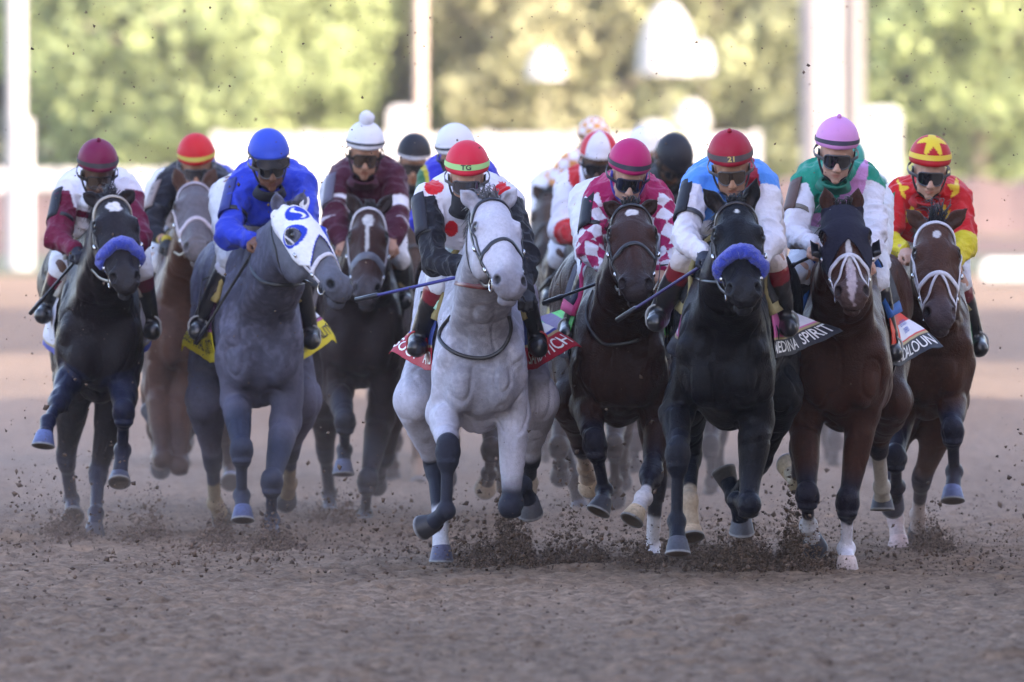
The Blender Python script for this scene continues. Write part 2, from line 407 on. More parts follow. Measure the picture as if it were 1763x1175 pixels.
    L_ = (V-poll)@HM/k_/np.array((lw, 1, 1)); inh = (np.abs(L_[:, 0]) < .16) & (L_[:, 1] > -.25) & (L_[:, 1] < .72) & (np.abs(L_[:, 2]+.04) < .2)
    H.L_ = L_
    if sp.get('headc') is not None: blend(inh*sstep(-.02, .1, L_[:, 1]+.3*0)*sstep(-.2, -.1, L_[:, 2])*sp.get('headk', 1), sp['headc'])
    blend(inh*sstep(.42, .57, L_[:, 1])*sp.get('muzk', .8), sp.get('muzc', (.02, .018, .02)))
    for s in (-1, 1):
        d = np.linalg.norm((L_-np.array((s*.060, .562, .012)))*np.array((1, .7, 1)), axis=1); blend(inh*sstep(.026, .015, d), (.006, .005, .006))
        d = np.linalg.norm((L_-np.array((s*.094, .200, .018)))*np.array((1, .8, 1)), axis=1); blend(inh*sstep(.034, .018, d)*.9, (.012, .010, .010))
        eb0 = hp(s*.048, .005, -.015); et = P(*sp['ear'][(s+1)//2], poll[1]); d, t = segd(V, eb0+np.array((0, -.03, 0)), eb0+(et-eb0)*.8+np.array((0, -.03, 0))); blend(sstep(.026, .014, d)*(t > .1)*.6, np.array(sp.get('earin', (.05, .035, .03))))
    blend(inh*sstep(.006, .002, np.abs(L_[:, 2]+.062))*sstep(.545, .57, L_[:, 1]), (.01, .008, .008))
    for mk in sp.get('marks', []):          # white face marks in head measures: (u, v, ru, rv, colour)
        uu, vv, ru, rv, cc = mk
        q = np.sqrt(((L_[:, 0]-uu)/ru)**2+((L_[:, 1]-vv)/rv)**2)+vnoise(V, 60, 4)*.5; blend(inh*(L_[:, 2] > -.03)*sstep(1.12, .9, q), cc)
    if sp.get('dust'):
        dc, dk = sp['dust']; blend(dk*sstep(-.25, .35, vnoise(V, 5, 30)+vnoise(V, 40, 31)*.6)*sp.get('dustf', lambda V: 1)(V), dc)
    ctr = pt(0, .6, 0); root = empty('race_horse', ctr); H.root = root
    tag(root, sp['label'], 'horse', 'horses racing in the field')
    H.coatm = mat('coat_grey', attr=True, rough=.62, spec=.22, noise=.14, nscale=55, bump=.35, bscale=160, dirt=.10) if sp.get('grey') else \
        mat('coat_dark', attr=True, rough=.30, spec=.11, noise=.22, nscale=45, bump=.35, bscale=120, dirt=.35)
    mesh('body', V, F, H.coatm, root, colr)
    # hooves
    hb = {}
    for fe, ho, n_, hc, toe in H.hoofs:
        ax = unit(ho-fe); dn = unit(n_) if n_ is not None else ax
        tf = np.array(toe if toe is not None else (0, -1., 0)); tf = unit(tf-dn*(tf@dn)) if abs(unit(tf)@dn) < .97 else unit(np.array((0, 0, -1.))-dn*(-dn[2]))
        sd_ = np.cross(tf, dn); V2 = []; nn = 18; rings = [(-.038, .036, 0), (-.026, .044, .004), (.035, .058, .022), (.044, .061, .025), (.049, .060, .025), (.046, .046, .020), (.034, .02, .016)]
        for zz, rr, ff in rings:
            for i in range(nn):
                t = 2*math.pi*i/nn; V2.append(ho+dn*zz+sd_*rr*math.cos(t)*.98+tf*(rr*math.sin(t)*1.08+ff-.012))
        F2 = [(r*nn+i, r*nn+(i+1) % nn, (r+1)*nn+(i+1) % nn, (r+1)*nn+i) for r in range(len(rings)-1) for i in range(nn)]+[tuple((len(rings)-1)*nn+i for i in range(nn))]
        cc = np.array(hc if hc is not None else (.035, .035, .045)); cl = np.tile(cc, (len(V2), 1)); cl[3*nn:5*nn] = (.22, .22, .23); cl[5*nn:] = (.06, .045, .035); cl[:nn*2] = cc*1.6
        mesh('hoof', V2, F2, mat('hoof', attr=True, rough=.5, spec=.4, noise=.3, nscale=60, dirt=.8), root, cl)
    # eyes
    for s in (-1, 1):
        mb = MB(); mb.ball(hp(s*.077, .200, .016), .021*k_, (.01, .006, .004), 14, 10); mb.build('eye', mat('horse_eye', (.012, .008, .006), rough=.06, spec=.8), root)
        lid = MB(); pts = [hp(s*(.086+.006*math.cos(t)), .200+.024*math.cos(t), .014+.014*math.sin(t)+.008) for t in np.linspace(.0, math.pi, 8)]
        lid.tube(pts, .005*k_, 6, base_c*.6); lid.build('eyelid', H.coatm, root)
    # mane, forelock, tail as strands
    hc_ = sp.get('mane', (.012, .011, .012)); hm = mat('hair', attr=True, rough=.45, spec=.4, noise=.3, nscale=30)
    mb = MB(); rs = np.random.default_rng(int(c[0]*100)+500); side = sp.get('mside', -1)
    cA = pt(0, .28, zw-.0); cB = hp(0, .0, -.1); sl_ = sp.get('manel', .14)
    for i in range(130):
        t = rs.random(); p0 = cA+(cB-cA)*t+np.array((0, 0, .05 if t < .9 else .02)); g, _ = f.cast(p0-np.array((0, .02, .10)), (0, .35, 1), 0, .3)
        out = np.array((side*(.5+rs.random()*.6), .5+rs.random(), .35+rs.random()*.5)); ln = sl_*(.6+rs.random()*.7); p1 = g+unit(out)*ln*.5; p2 = p1+np.array((side*.35, .9, -.35))*ln*.55+rs.normal(0, .008, 3)
        mb.tube(spline([g, p1, p2], 4), [.006*(1-j/9.5) for j in range(9)], 3, np.array(hc_)*(.7+rs.random()*.7))
    mb.build('mane', hm, root)
    if sp.get('fore', 1):
        mb = MB()
        for i in range(60):
            a0 = hp((rs.random()-.5)*.07, -.005+rs.random()*.03, .045-.02*rs.random()); ln = sp.get('forel', .10)*(.5+rs.random()); dr = unit(np.array(sp.get('foredir', (0, .2, 1.)))+rs.normal(0, .35, 3)); p1 = a0+dr*ln*.6
            p2 = p1+(dr*.5+np.array((.3*side, .6, -.5)))*ln*.6+rs.normal(0, .006, 3); mb.tube(spline([a0, p1, p2], 4), [.004*(1-j/9.5) for j in range(9)], 3, np.array(hc_)*(.7+rs.random()*.7))
        mb.build('forelock', hm, root)
    mb = MB(); tb = pt(0, 1.74, zw-.22)
    for i in range(90):
        x = rs.normal(0, .05); mb.tube(spline([tb, tb+np.array((x*.5, .22, .05)), tb+np.array((x*.8, .42+rs.random()*.1, -.18)), tb+np.array((x*1.1, .55+rs.random()*.15, -.5-rs.random()*.2))], 4), [.01*(1-j/14) for j in range(13)], 3, np.array(hc_)*(.7+rs.random()*.6))
    mb.build('tail', hm, root)
    for k_s, (pth, cc, wd_) in enumerate(sp.get('straps', [])):
        pts = []
        for q in spline([np.array((x, y, 0.)) for x, y in pth], 5):
            o_ = P(q[0], q[1], Y0+.1); hit, r = f.cast(P(q[0], q[1], Y0-.75)+0, (0, 1, 0), 0, .02); tt = np.arange(-.75, .5, .006); X = np.array([P(q[0], q[1], Y0+t) for t in tt[::3]]); val = f.sample(X); ins = np.where(val < 0)[0]
            yy = tt[::3][ins[0]] if len(ins) else .1
            pts.append(P(q[0], q[1], Y0+yy-.03))
        for _ in range(2): pts = [pts[0]]+[(pts[i-1]+pts[i]*2+pts[i+1])/4 for i in range(1, len(pts)-1)]+[pts[-1]]
        mb = MB(); mb.tube(pts, 1, 8, cc, flat=(wd_, .007), N=[np.array((0, -1., .1))]*len(pts)); mb.build('breast_strap', mat('leather', attr=True, rough=.38, spec=.5, noise=.15, nscale=60), root)
    make_bridle(H, sp.get('br', {})); make_cloth(H, sp.get('cloth', {}))
    return H

def hcast(H, v, a, off=.002):
    """point on the head at distance v from the poll and angle a round it (0 = front of the face)"""
    f0 = np.interp(v, [-.05, .1, .3, .6], [-.03, -.04, -.05, -.04]); O = H.hp(0, v, f0); d = H.fr*math.cos(a)+H.u*math.sin(a)
    p, r = H.f.cast(O, d, off, .22, .002)
    return p, d
def hstrap(H, mb, path, w=.022, t=.006, off=.003, col=None, n=8):
    pts, Ns = [], []
    for v, a in path:
        p, d = hcast(H, v, R(a), off); pts.append(p); Ns.append(d)
    for _ in range(2):
        pts = [pts[0]]+[(pts[i-1]+pts[i]*2+pts[i+1])/4 for i in range(1, len(pts)-1)]+[pts[-1]]
    k = H.hk; g = H.f.grad(np.array(pts)); Ns = [unit(g[i]+np.array(Ns[i])*.3) for i in range(len(pts))]
    mb.tube([pts[i]+Ns[i]*.002 for i in range(len(pts))], 1, n, col, flat=(w*k, t), N=Ns); return pts
def lerp_path(*kp, n=10):
    out = []
    for i in range(len(kp)-1):
        for j in range(n): t = j/n; out.append((kp[i][0]+(kp[i+1][0]-kp[i][0])*t, kp[i][1]+(kp[i+1][1]-kp[i][1])*t))
    out.append(kp[-1]); return out
LEATHER = (.018, .016, .02)
def make_bridle(H, b):
    root = H.root; lc = b.get('c', LEATHER); lm = mat('leather', attr=True, rough=.38, spec=.5, noise=.15, nscale=60)
    mb = MB(); cv = b.get('cheek', lc)
    bw = b.get('w', .018)
    hstrap(H, mb, lerp_path((.115, -88), (.045, -45), (.03, 0), (.045, 45), (.115, 88)), b.get('bw', .022), .008, col=b.get('brow', lc))
    for s in (-1, 1):
        hstrap(H, mb, lerp_path((-.0, s*105), (.12, s*98), (.30, s*82), (.50, s*84)), bw, .006, col=cv)
        hstrap(H, mb, lerp_path((.02, s*120), (.16, s*122), (.27, s*150)), bw*.7, .005, col=lc)
        hstrap(H, mb, lerp_path((.10, s*86), (.24, s*66), (b.get('nv', .385), s*72)), bw*.7, .005, col=b.get('cheek2', cv))
    crown = mb.build('bridle', lm, root)
    nv = b.get('nv', .385)
    if b.get('fluff') is not None:
        mb = MB(); pts = []
        for a in np.linspace(-112, 112, 25): p, d = hcast(H, nv+.0004*abs(a)*1.0, R(a), .012); pts.append(p)
        for _ in range(3): pts = [pts[0]]+[(pts[i-1]+pts[i]*2+pts[i+1])/4 for i in range(1, len(pts)-1)]+[pts[-1]]
        mb.tube(spline(pts, 4), [.034*(.55+.45*math.sin(math.pi*min(max(i/96, .04), .96))**.35) for i in range(97)], 24, b['fluff'])
        V = np.concatenate(mb.v); cpts = np.array(pts); rd = np.random.default_rng(3)
        V = V+vnoise(V, 160, 2)[:, None]*np.array((.010, .010, .010))+vnoise(V, 60, 5)[:, None]*.010; mb.v = [V]
        mb.build('noseband', mat('fleece', attr=True, rough=.95, spec=.1, noise=.25, nscale=150, bump=.8, bscale=220, sheen=.6), root)
    else:
        mb = MB(); hstrap(H, mb, lerp_path((nv+.035, -130), (nv+.02, -90), (nv-.03, -35), (nv-.035, 0), (nv-.03, 35), (nv+.02, 90), (nv+.035, 130)), b.get('nw', .024), .009, col=b.get('nose', lc)); mb.build('noseband', lm, root)
    if b.get('nose2') is not None:
        mb = MB()
        for s in (-1, 1): hstrap(H, mb, lerp_path((nv+.14, s*100), (nv+.07, s*40), (nv-.03, s*4)), .014, .006, col=b['nose2'])
        mb.build('noseband_cross', lm, root)
    mm = mat('bit_metal', (.55, .55, .56), rough=.25, metal=1)
    H.bit = {}
    for s in (-1, 1):
        p, d = hcast(H, .525, R(s*98), .008); H.bit[s] = p; mb = MB(); pts = [p+(H.v*math.cos(t)+(H.fr)*math.sin(t))*.028*H.hk for t in np.linspace(0, 2*math.pi, 17)]
        mb.tube(pts, .0042, 6, cap=False); mb.build('bit_ring', mm, root)
        mb = MB()
        for v_, a_ in ((.30, 80), (.44, 84)):
            q, d = hcast(H, v_, R(s*a_), .010); mb.tube([q-H.v*.012-d*.002, q+H.v*.012-d*.002], .009, 6)
        mb.build('buckle', mm, root)
    if b.get('patch'): face_patch(H, b)
    if b.get('blink') is not None:
        for s in (-1, 1):
            mb = MB(); c0, d = hcast(H, .215, R(s*82), .0); out = unit(H.u*s*1.0+H.fr*.35); V = []
            for j in range(7):
                for i in range(13):
                    t = -1.2+2.9*i/12; rr = .058*H.hk; ph = j/6*1.35
                    V.append(c0-H.v*0+(H.v*math.cos(t*1.1+1.9)*-1+out*0)*rr*math.cos(ph*.2)*1.0+out*(.012+.042*math.sin(ph))+H.fr*(math.sin(t*1.1+1.9)*-1)*rr*.6*math.cos(ph)*1-H.fr*.01)
            n = 13; mb.add(V, [(j*n+i, j*n+i+1, (j+1)*n+i+1, (j+1)*n+i) for j in range(6) for i in range(12)], b['blink'])
            o = mb.build('blinker_cup', lm, root); sol(o, .004)
def sol(o, t):
    m = o.modifiers.new('thickness', 'SOLIDIFY'); m.thickness = t; m.offset = 0
def face_patch(H, b):
    """cloth hood over the face, with round holes at the eyes"""
    p = b['patch']; nv_, na = 70, 90; v0, v1 = p['v']; a1 = p['a']; V = []; UV = []
    for i in range(nv_):
        for j in range(na):
            v = v0+(v1-v0)*i/(nv_-1); a = -a1+2*a1*j/(na-1); q, d = hcast(H, v, a, .008); V.append(q); UV.append((v, a))
    V = np.array(V).reshape(nv_, na, 3)
    for _ in range(2): V[1:-1, 1:-1] = (V[:-2, 1:-1]+V[2:, 1:-1]+V[1:-1, :-2]+V[1:-1, 2:]+V[1:-1, 1:-1]*2)/6
    UV = np.array(UV).reshape(nv_, na, 2); F = []; g = lambda i, j: i*na+j
    L = (V-H.poll)@np.stack([H.u, H.v, H.fr], 1)/H.hk/np.array((H.sp.get('hw', 1.16), 1, 1))
    for i in range(nv_-1):
        for j in range(na-1):
            v, a = UV[i, j]; l = L[i, j]; de = min(math.hypot((l[1]-.205), (l[2]-.01)) if s*l[0] > .02 else 9 for s in (-1, 1))
            if de < p.get('eye', .045): continue
            if p['cut'](v, a, l): continue
            F.append((g(i, j), g(i+1, j), g(i+1, j+1), g(i, j+1)))
    C = np.array([p['col'](UV[i, j][0], UV[i, j][1], L[i, j]) for i in range(nv_) for j in range(na)])
    o = mesh('face_hood', V.reshape(-1, 3), F, mat('hood_cloth', attr=True, rough=.8, spec=.2, noise=.08, nscale=40, bump=.3, bscale=60), H.root, C); sol(o, .004)

def make_cloth(H, c):
    """saddle, girth and racing cloth over the back, hanging free at its lower rear corners"""
    root = H.root; pt = H.pt; zw = H.zw; f = H.f
    y0, y1 = c.get('y', (.50, 1.12)); ny, na = 26, 60; A = c.get('a', 112); fl = c.get('flare', .16)
    G = np.zeros((ny, na, 3)); lx0 = {}; zr = {}; rc0 = {}
    def pos(ty, a, off=.014):
        y = y0+(y1-y0)*ty; O = pt(0, y, zw-.45); d = H.l*math.sin(R(a))+np.array((0, 0, 1.))*math.cos(R(a)); p, r = f.cast(O, d, off, .5, .01)
        if a not in rc0: rc0[a] = r
        if r > rc0[a]+.02: p = O+d*(rc0[a]+.02+off)
        s = max(0, (abs(a)-50)/(A-50)); fk = (fl[0] if a < 0 else fl[1]) if isinstance(fl, tuple) else fl; sg = math.copysign(1, a); lx = (p-O)@H.l*sg
        if a not in lx0: lx0[a] = lx
        k = max(0, lx0[a]+fk*ty**1.5*s**1.1-lx)+.004*ty*s; wob = .010*math.sin(ty*9+a*.05)*s
        q = p+H.l*sg*(k+wob)+np.array((0, 0, 1.))*k*.45
        if ty >= .5:
            if a not in zr: zr[a] = q[2]
            q[2] = max(q[2], zr[a]-.01)
        return q
    for i in range(ny):
        for j in range(na): G[i, j] = pos(i/(ny-1), -A+2*A*j/(na-1))
    G[1:-1] = (G[:-2]+G[2:]+G[1:-1]*2)/4; G[:, 1:-1] = (G[:, :-2]+G[:, 2:]+G[:, 1:-1]*2)/4
    H.G = G; H.A = A
    Fc = [(i*na+j, (i+1)*na+j, (i+1)*na+j+1, i*na+j+1) for i in range(ny-1) for j in range(na-1)]
    # finer grid for crisp borders
    m = 4; NI, NJ = (ny-1)*m+1, (na-1)*m+1; ii = np.linspace(0, ny-1, NI); jj = np.linspace(0, na-1, NJ)
    def at(i, j):
        i = np.clip(i, 0, ny-1.001); j = np.clip(j, 0, na-1.001); a = i.astype(int); b = j.astype(int); u = (i-a)[..., None]; v = (j-b)[..., None]
        return G[a, b]*(1-u)*(1-v)+G[a+1, b]*u*(1-v)+G[a, b+1]*(1-u)*v+G[a+1, b+1]*u*v
    I, Jn = np.meshgrid(ii, jj, indexing='ij'); V = at(I, Jn).reshape(-1, 3)
    ty = (I/(ny-1)).ravel(); aa = (-A+2*A*Jn/(na-1)).ravel(); s = np.clip((np.abs(aa)-20)/(A-20), 0, 1)
    C = np.tile(np.array(c.get('main', (.03, .05, .2))), (len(V), 1))
    bh = c.get('bandh', .26)
    if c.get('logo') is not None:
        k = (s > .52) & (s < 1-bh-.03) & (ty > .28); C[k] = c['logo']
        k2 = k & ((s < .545) | (s > 1-bh-.055) | (ty < .32)); C[k2] = c.get('logob', (.03, .05, .3))
    if c.get('front') is not None: C[(ty < .16)] = c['front']
    k = (s > 1-bh-.03) & (s <= 1-bh) ; C[k] = c.get('piping', (.5, .4, .2))
    C[s > 1-bh] = c.get('band', (.3, .01, .03))
    F = [(i*NJ+j, (i+1)*NJ+j, (i+1)*NJ+j+1, i*NJ+j+1) for i in range(NI-1) for j in range(NJ-1)]
    cl = mesh('saddle_cloth', V, np.array(F), mat('cloth_satin', attr=True, rough=.6, spec=.3, bump=.2, bscale=30, noise=.06, nscale=12), root, C); sol(cl, .004)
    def letter(txt, side, sc, size, t0=.5, colr=(.8, .8, .8), wid=None, bold=.01):
        """txt centred at cloth height sc (0 top, 1 hem) and t0 along it"""
        V2, F2 = text_geo(txt, 1., bold); wdt = V2[:, 0].max()-V2[:, 0].min(); hgt = V2[:, 1].max()-V2[:, 1].min()
        L = .62; wd = wid if wid else .8; x = V2[:, 0]/wdt*wd; y = V2[:, 1]/hgt*size
        tyy = t0+x if side > 0 else t0-x; ss = sc-y; a = (20+(A-20)*ss)*side
        X = at(tyy*(ny-1), (a+A)/(2*A)*(na-1)); N = f.grad(X-0*X); nrm = np.cross(at(tyy*(ny-1)+.5, (a+A)/(2*A)*(na-1))-X, at(tyy*(ny-1), (a+A)/(2*A)*(na-1)+.5)-X)
        nrm = nrm/(np.linalg.norm(nrm, axis=1, keepdims=True)+1e-9); sg = np.sign((nrm@H.l)*side)[:, None]
        mesh('lettering', X+nrm*sg*.0055, F2, mat('letter_%d%d%d' % tuple(int(q*9) for q in colr), colr, rough=.6), cl, smooth=False)
    for t in c.get('text', []): letter(*t)
    if c.get('fcol') is not None:   # pommel pad strip visible in front of the cloth
        pass
    # pad and saddle
    mb = MB()
    for k, (off, a2, yy, cc) in enumerate(((.026, 62, (y0-.045, y0+.48), c.get('pad', (.35, .27, .13))), (.042, 52, (y0-.02, y0+.42), c.get('pad2', (.02, .02, .025))))):
        n1, n2 = 12, 20; VV = []
        for i in range(n1):
            for j in range(n2):
                y = yy[0]+(yy[1]-yy[0])*i/(n1-1); a = -a2+2*a2*j/(n2-1); O = pt(0, y, zw-.45); d = H.l*math.sin(R(a))+np.array((0, 0, 1.))*math.cos(R(a)); p, r = f.cast(O, d, off+.012*math.sin(math.pi*i/(n1-1)), .5, .01); VV.append(p)
        mb = MB(); mb.add(VV, [(i*n2+j, (i+1)*n2+j, (i+1)*n2+j+1, i*n2+j+1) for i in range(n1-1) for j in range(n2-1)], cc)
        o = mb.build('saddle_pad' if k == 0 else 'saddle', mat('pad', attr=True, rough=.75, spec=.3, bump=.2, bscale=90), root); sol(o, .022 if k == 0 else .012)
    pts = []
    for a in range(-178, 179, 8):
        O = pt(0, y0+.12, zw-.5); p, r = f.cast(O, H.l*math.sin(R(a))+np.array((0, 0, 1.))*math.cos(R(a)), .008, .5, .01)
        if abs(a) > 60: pts.append((a, p))
    seq = [p for a, p in pts if a > 0]+[p for a, p in pts if a < 0]
    mb = MB(); mb.tube(seq, 1, 8, c.get('girth', (.02, .02, .025)), flat=(.09, .008), N=[unit(p-pt(0, y0+.12, zw-.5)) for p in seq]); mb.build('girth', mat('pad', attr=True), root)
# ------------------------------------------------------------------ jockeys
SKIN = {'light': (.50, .29, .21), 'tan': (.36, .19, .12), 'brown': (.16, .075, .045), 'dark': (.10, .05, .032)}
def hand_prims(f, wrist, fdir, s, up):
    """closed hand: palm, four bent fingers of different length, thumb leaving the side of the palm"""
    d = unit(fdir); upv = unit(np.array(up)-d*(np.array(up)@d)); sd_ = np.cross(d, upv)   # upv: back of the hand, sd_: across knuckles
    pc = wrist+d*.045; M = np.stack([sd_, d, upv], 1)
    f.el(pc, (.040, .048, .018), M, k=.015)
    for i, (o, L) in enumerate(((-.030, .78), (-.010, 1.), (.010, .95), (.028, .76))):
        a = wrist+d*.080+sd_*o+upv*.004; b_ = a+(d*.62-upv*.78)*.040*L; c_ = b_+(-d*.62-upv*.72)*.026*L; e_ = c_+(-d*.95+upv*.25)*.020*L
        f.rc(a, b_, .0105, .0095, k=.004); f.rc(b_, c_, .0095, .009, k=.004); f.rc(c_, e_, .009, .008, k=.004)
    t0 = wrist+d*.025-sd_*s*.034-upv*.006; t1 = t0+(d*.75-sd_*s*.35-upv*.5)*.036; t2 = t1+(d*.5+sd_*s*.6-upv*.5)*.03
    f.rc(t0, t1, .013, .0115, k=.008); f.rc(t1, t2, .0115, .009, k=.004)
def head_frame(hd, yaw, pitch, roll=0):
    """right, forward, up axes of a head; forward looks to the camera, pitch looks down"""
    fw = np.array((math.sin(yaw)*math.cos(pitch), -math.cos(yaw)*math.cos(pitch), -math.sin(pitch)))
    rt = np.array((math.cos(yaw), math.sin(yaw), 0)); up = -np.cross(fw, rt)
    if up[2] < 0: up = -up
    rt2 = rt*math.cos(roll)+up*math.sin(roll); up2 = up*math.cos(roll)-rt*math.sin(roll)
    return rt2, fw, up2
def make_jockey(sp, H):
    Y0 = H.Y; s_ = sp.get('s', 1.); dyo = sp.get('dy', 0.)
    hd = P(*sp['head'], Y0+sp.get('hdy', .05)+dyo); rt, fw, up = head_frame(hd, R(sp.get('yaw', 0)), R(sp.get('pitch', 22)), R(sp.get('roll', 5*math.sin(sp['head'][0]*1.7))))
    HM = np.stack([rt, fw, up], 1)
    def hp(a, b, c): return hd+(rt*a+fw*b+up*c)*s_
    SH = {-1: P(*sp['shL'], Y0+.30+dyo), 1: P(*sp['shR'], Y0+.30+dyo)}
    EL = {-1: P(*sp['elL'][:2], Y0+(sp['elL'][2] if len(sp['elL']) > 2 else .12)+dyo), 1: P(*sp['elR'][:2], Y0+(sp['elR'][2] if len(sp['elR']) > 2 else .12)+dyo)}
    HA = {-1: P(*sp['haL'][:2], Y0+(sp['haL'][2] if len(sp['haL']) > 2 else -.05)+dyo), 1: P(*sp['haR'][:2], Y0+(sp['haR'][2] if len(sp['haR']) > 2 else -.05)+dyo)}
    KN = {-1: P(*sp['knL'], Y0+.42+dyo), 1: P(*sp['knR'], Y0+.42+dyo)}; FT = {-1: P(*sp['ftL'], Y0+.60+dyo), 1: P(*sp['ftR'], Y0+.60+dyo)}
    ms = (SH[-1]+SH[1])/2; hip = H.pt(0, 1.02, H.zw+.20); hip[2] = max(hip[2], ms[2]-.24)
    lat = unit(SH[1]-SH[-1]); HP = {-1: hip-lat*.12, 1: hip+lat*.12}
    chest = ms+(hip-ms)*.18+np.array((0, 0, -.09))
    def torso(f, g, k=.05):
        f.rc(SH[-1]+lat*.05, SH[1]-lat*.05, .054+g, .054+g, k=k)
        f.rc(ms+np.array((0, .05, -.03)), hip, .125+g, .115+g, k=.06, ax=lat, sc=1.2)
        f.el(chest, (.185+g, .18+g, .15+g), k=.06); f.el(ms+np.array((0, .22, .005)), (.185+g, .22+g, .115+g), k=.08)
    def arm(f, g, loose=0, upto=1.):
        for s in (-1, 1):
            f.el(SH[s]-lat*s*.015, (.058+g, .06+g, .058+g), k=.04)
            f.rc(SH[s], EL[s], .048+g+loose, .041+g+loose*1.2, k=.03); w_ = EL[s]+(HA[s]-EL[s])*.93*upto
            f.rc(EL[s], w_, .041+g+loose*1.2, .028+g+loose*.3, k=.03)
    def legs(f, g, lo=0):
        f.el(hip, (.165+g, .15+g, .13+g), k=.05)
        for s in (-1, 1): f.rc(HP[s], KN[s], .095+g, .062+g, k=.05)
    def shins(f, g, s):
        f.rc(KN[s], FT[s], .056+g, .036+g, k=.03); to = FT[s]+np.array((s*.015, -.15, -.045)); f.rc(FT[s]+np.array((0, .03, -.03)), to, .034+g, .028+g, k=.03)
    # ---- body, one continuous figure
    f = Field(); torso(f, -.006); arm(f, -.004); legs(f, -.005)
    for s in (-1, 1): shins(f, -.006, s)
    f.rc(ms+np.array((0, -.0, .02)), hp(0, -.03, -.07), .060, .052, k=.04)
    e = lambda C, r, k=.015, sub=False: f.el(hp(*C), np.array(r)*s_, HM, k=k, sub=sub)
    e((0, 0, .02), (.076, .096, .10)); e((0, .030, -.045), (.060, .068, .075), k=.02); e((0, .045, -.092), (.044, .045, .036), k=.02)
    for s in (-1, 1):
        e((s*.040, .068, -.045), (.022, .022, .018)); e((s*.045, .03, -.09), (.018, .035, .025)); e((s*.030, .088, -.012), (.018, .012, .012), k=.008, sub=True)
        e((s*.078, -.005, -.03), (.010, .024, .032), k=.008); e((s*.012, .106, -.056), (.009, .011, .009), k=.006)
        e((s*.027, .082, -.014), (.013, .012, .011), k=.003)
    f.rc(hp(0, .092, -.012), hp(0, .114, -.052), .009*s_, .0125*s_, k=.012)
    e((0, .090, -.080), (.024, .014, .008), k=.008); e((0, .088, -.094), (.020, .013, .008), k=.006); e((0, .105, -.0865), (.024, .012, .0022), k=.003, sub=True)
    e((0, .080, -.118), (.020, .018, .018), k=.012); f.rc(hp(-.03, .088, .012), hp(.03, .088, .012), .012*s_, .012*s_, k=.012)
    hdir = {}
    for s in (-1, 1):
        fd = unit(HA[s]-EL[s]); fd = unit(fd+np.array((0, -.35, -.15))); hdir[s] = fd; w_ = EL[s]+(HA[s]-EL[s])*.93
        f.rc(w_-fd*.02, w_+fd*.03, .026, .027, k=.02); hand_prims(f, w_+fd*.01, fd, s, (-s*0.0, -.45, .9))
    f.solve(sp.get('vox', .0062)); V, F = f.surf(); sk = np.array(SKIN[sp.get('skin', 'tan')]); C = np.tile(sk, (len(V), 1))
    L = (V-hd)@HM/s_; C *= (1+vnoise(V, 50, 3)*.12)[:, None]
    def bl(k, c_):
        nonlocal C; k = np.clip(k, 0, 1)[:, None]; C = C*(1-k)+np.array(c_)*k
    nearh = np.linalg.norm(V-hd, axis=1) < .2
    bl(nearh*sstep(.028, .018, np.hypot(L[:, 0], (L[:, 2]+.087)*2.2))*(L[:, 1] > .07)*.6, sk*np.array((.95, .50, .50)))
    for s in (-1, 1):
        bl(nearh*sstep(.016, .009, np.hypot(L[:, 0]-s*.027, (L[:, 2]+.014)*1.6))*(L[:, 1] > .06), (.35, .32, .30)); bl(nearh*sstep(.007, .004, np.hypot(L[:, 0]-s*.027, (L[:, 2]+.014)))*(L[:, 1] > .06), (.03, .015, .01))
        bl(nearh*sstep(.007, .004, np.linalg.norm(L-np.array((s*.010, .112, -.066)), axis=1))*.8, sk*.2)  # nostril shadows painted into the skin colour
    bl(nearh*(np.abs(L[:, 0]) < .045)*sstep(.010, .005, np.abs(L[:, 2]-.012+.1*np.abs(L[:, 0])))*(L[:, 1] > .06)*.7, (.03, .02, .015))
    bl(nearh*sstep(-.070, -.085, L[:, 2])*sp.get('beard', .15)*(L[:, 1] > -.02), sk*.45)
    gl = sp.get('glove')
    if gl is not None:
        for s in (-1, 1):
            w_ = EL[s]+(HA[s]-EL[s])*.86; bl(((V-w_)@unit(HA[s]-EL[s]) > 0)*(np.linalg.norm(V-HA[s], axis=1) < .17)*1., gl)
    fv = np.random.default_rng(int(abs(hd[0])*1000)).uniform(-1, 1, 3)
    root = empty('jockey', hip+np.array((0, 0, -.25))); tag(root, sp['label'], 'jockey', 'jockeys riding the horses')
    mesh('body', V, F, mat('skin', attr=True, rough=.55, spec=.35, bump=.1, bscale=200), root, C)
    # ---- garments
    silk = mat('silk', attr=True, rough=.62, spec=.16, sheen=.1, bump=.6, bscale=20, bdist=.03, dirt=.45)
    def garment(name, fn, colfn, m, h=.007, fold=.007, fs=9):
        g = Field(); fn(g); g.solve(h); V, F = g.surf(); N = vnormals(V, F); q = V+np.stack([vnoise(V, 5, 1), vnoise(V, 5, 2), vnoise(V, 5, 3)], 1)*.12
        w1 = 1-np.abs(vnoise(q*np.array((1, 1, .55)), fs*1.3, 7))*6; w2 = 1-np.abs(vnoise(q*np.array((.7, 1, 1)), fs*2.6, 9))*6; w1 = np.maximum(w1, -1); w2 = np.maximum(w2, -1)
        V2 = V+N*(w1*fold+w2*fold*.45)[:, None]; mesh(name, V2, F, m, root, colfn(V, N)); return V
    info = dict(SH=SH, EL=EL, HA=HA, ms=ms, lat=lat, hip=hip)
    info['up'] = (2.0 if not sp.get('short') else sp['short'])
    up_ = sp.get('sleeve', 1.)
    def collar(g): g.rc(ms+np.array((0, -.01, .0)), ms+(hd-ms)*.45, .078, .066, k=.03)
    def jk(g): torso(g, .012); arm(g, .006, sp.get('loose', .010), up_); collar(g)
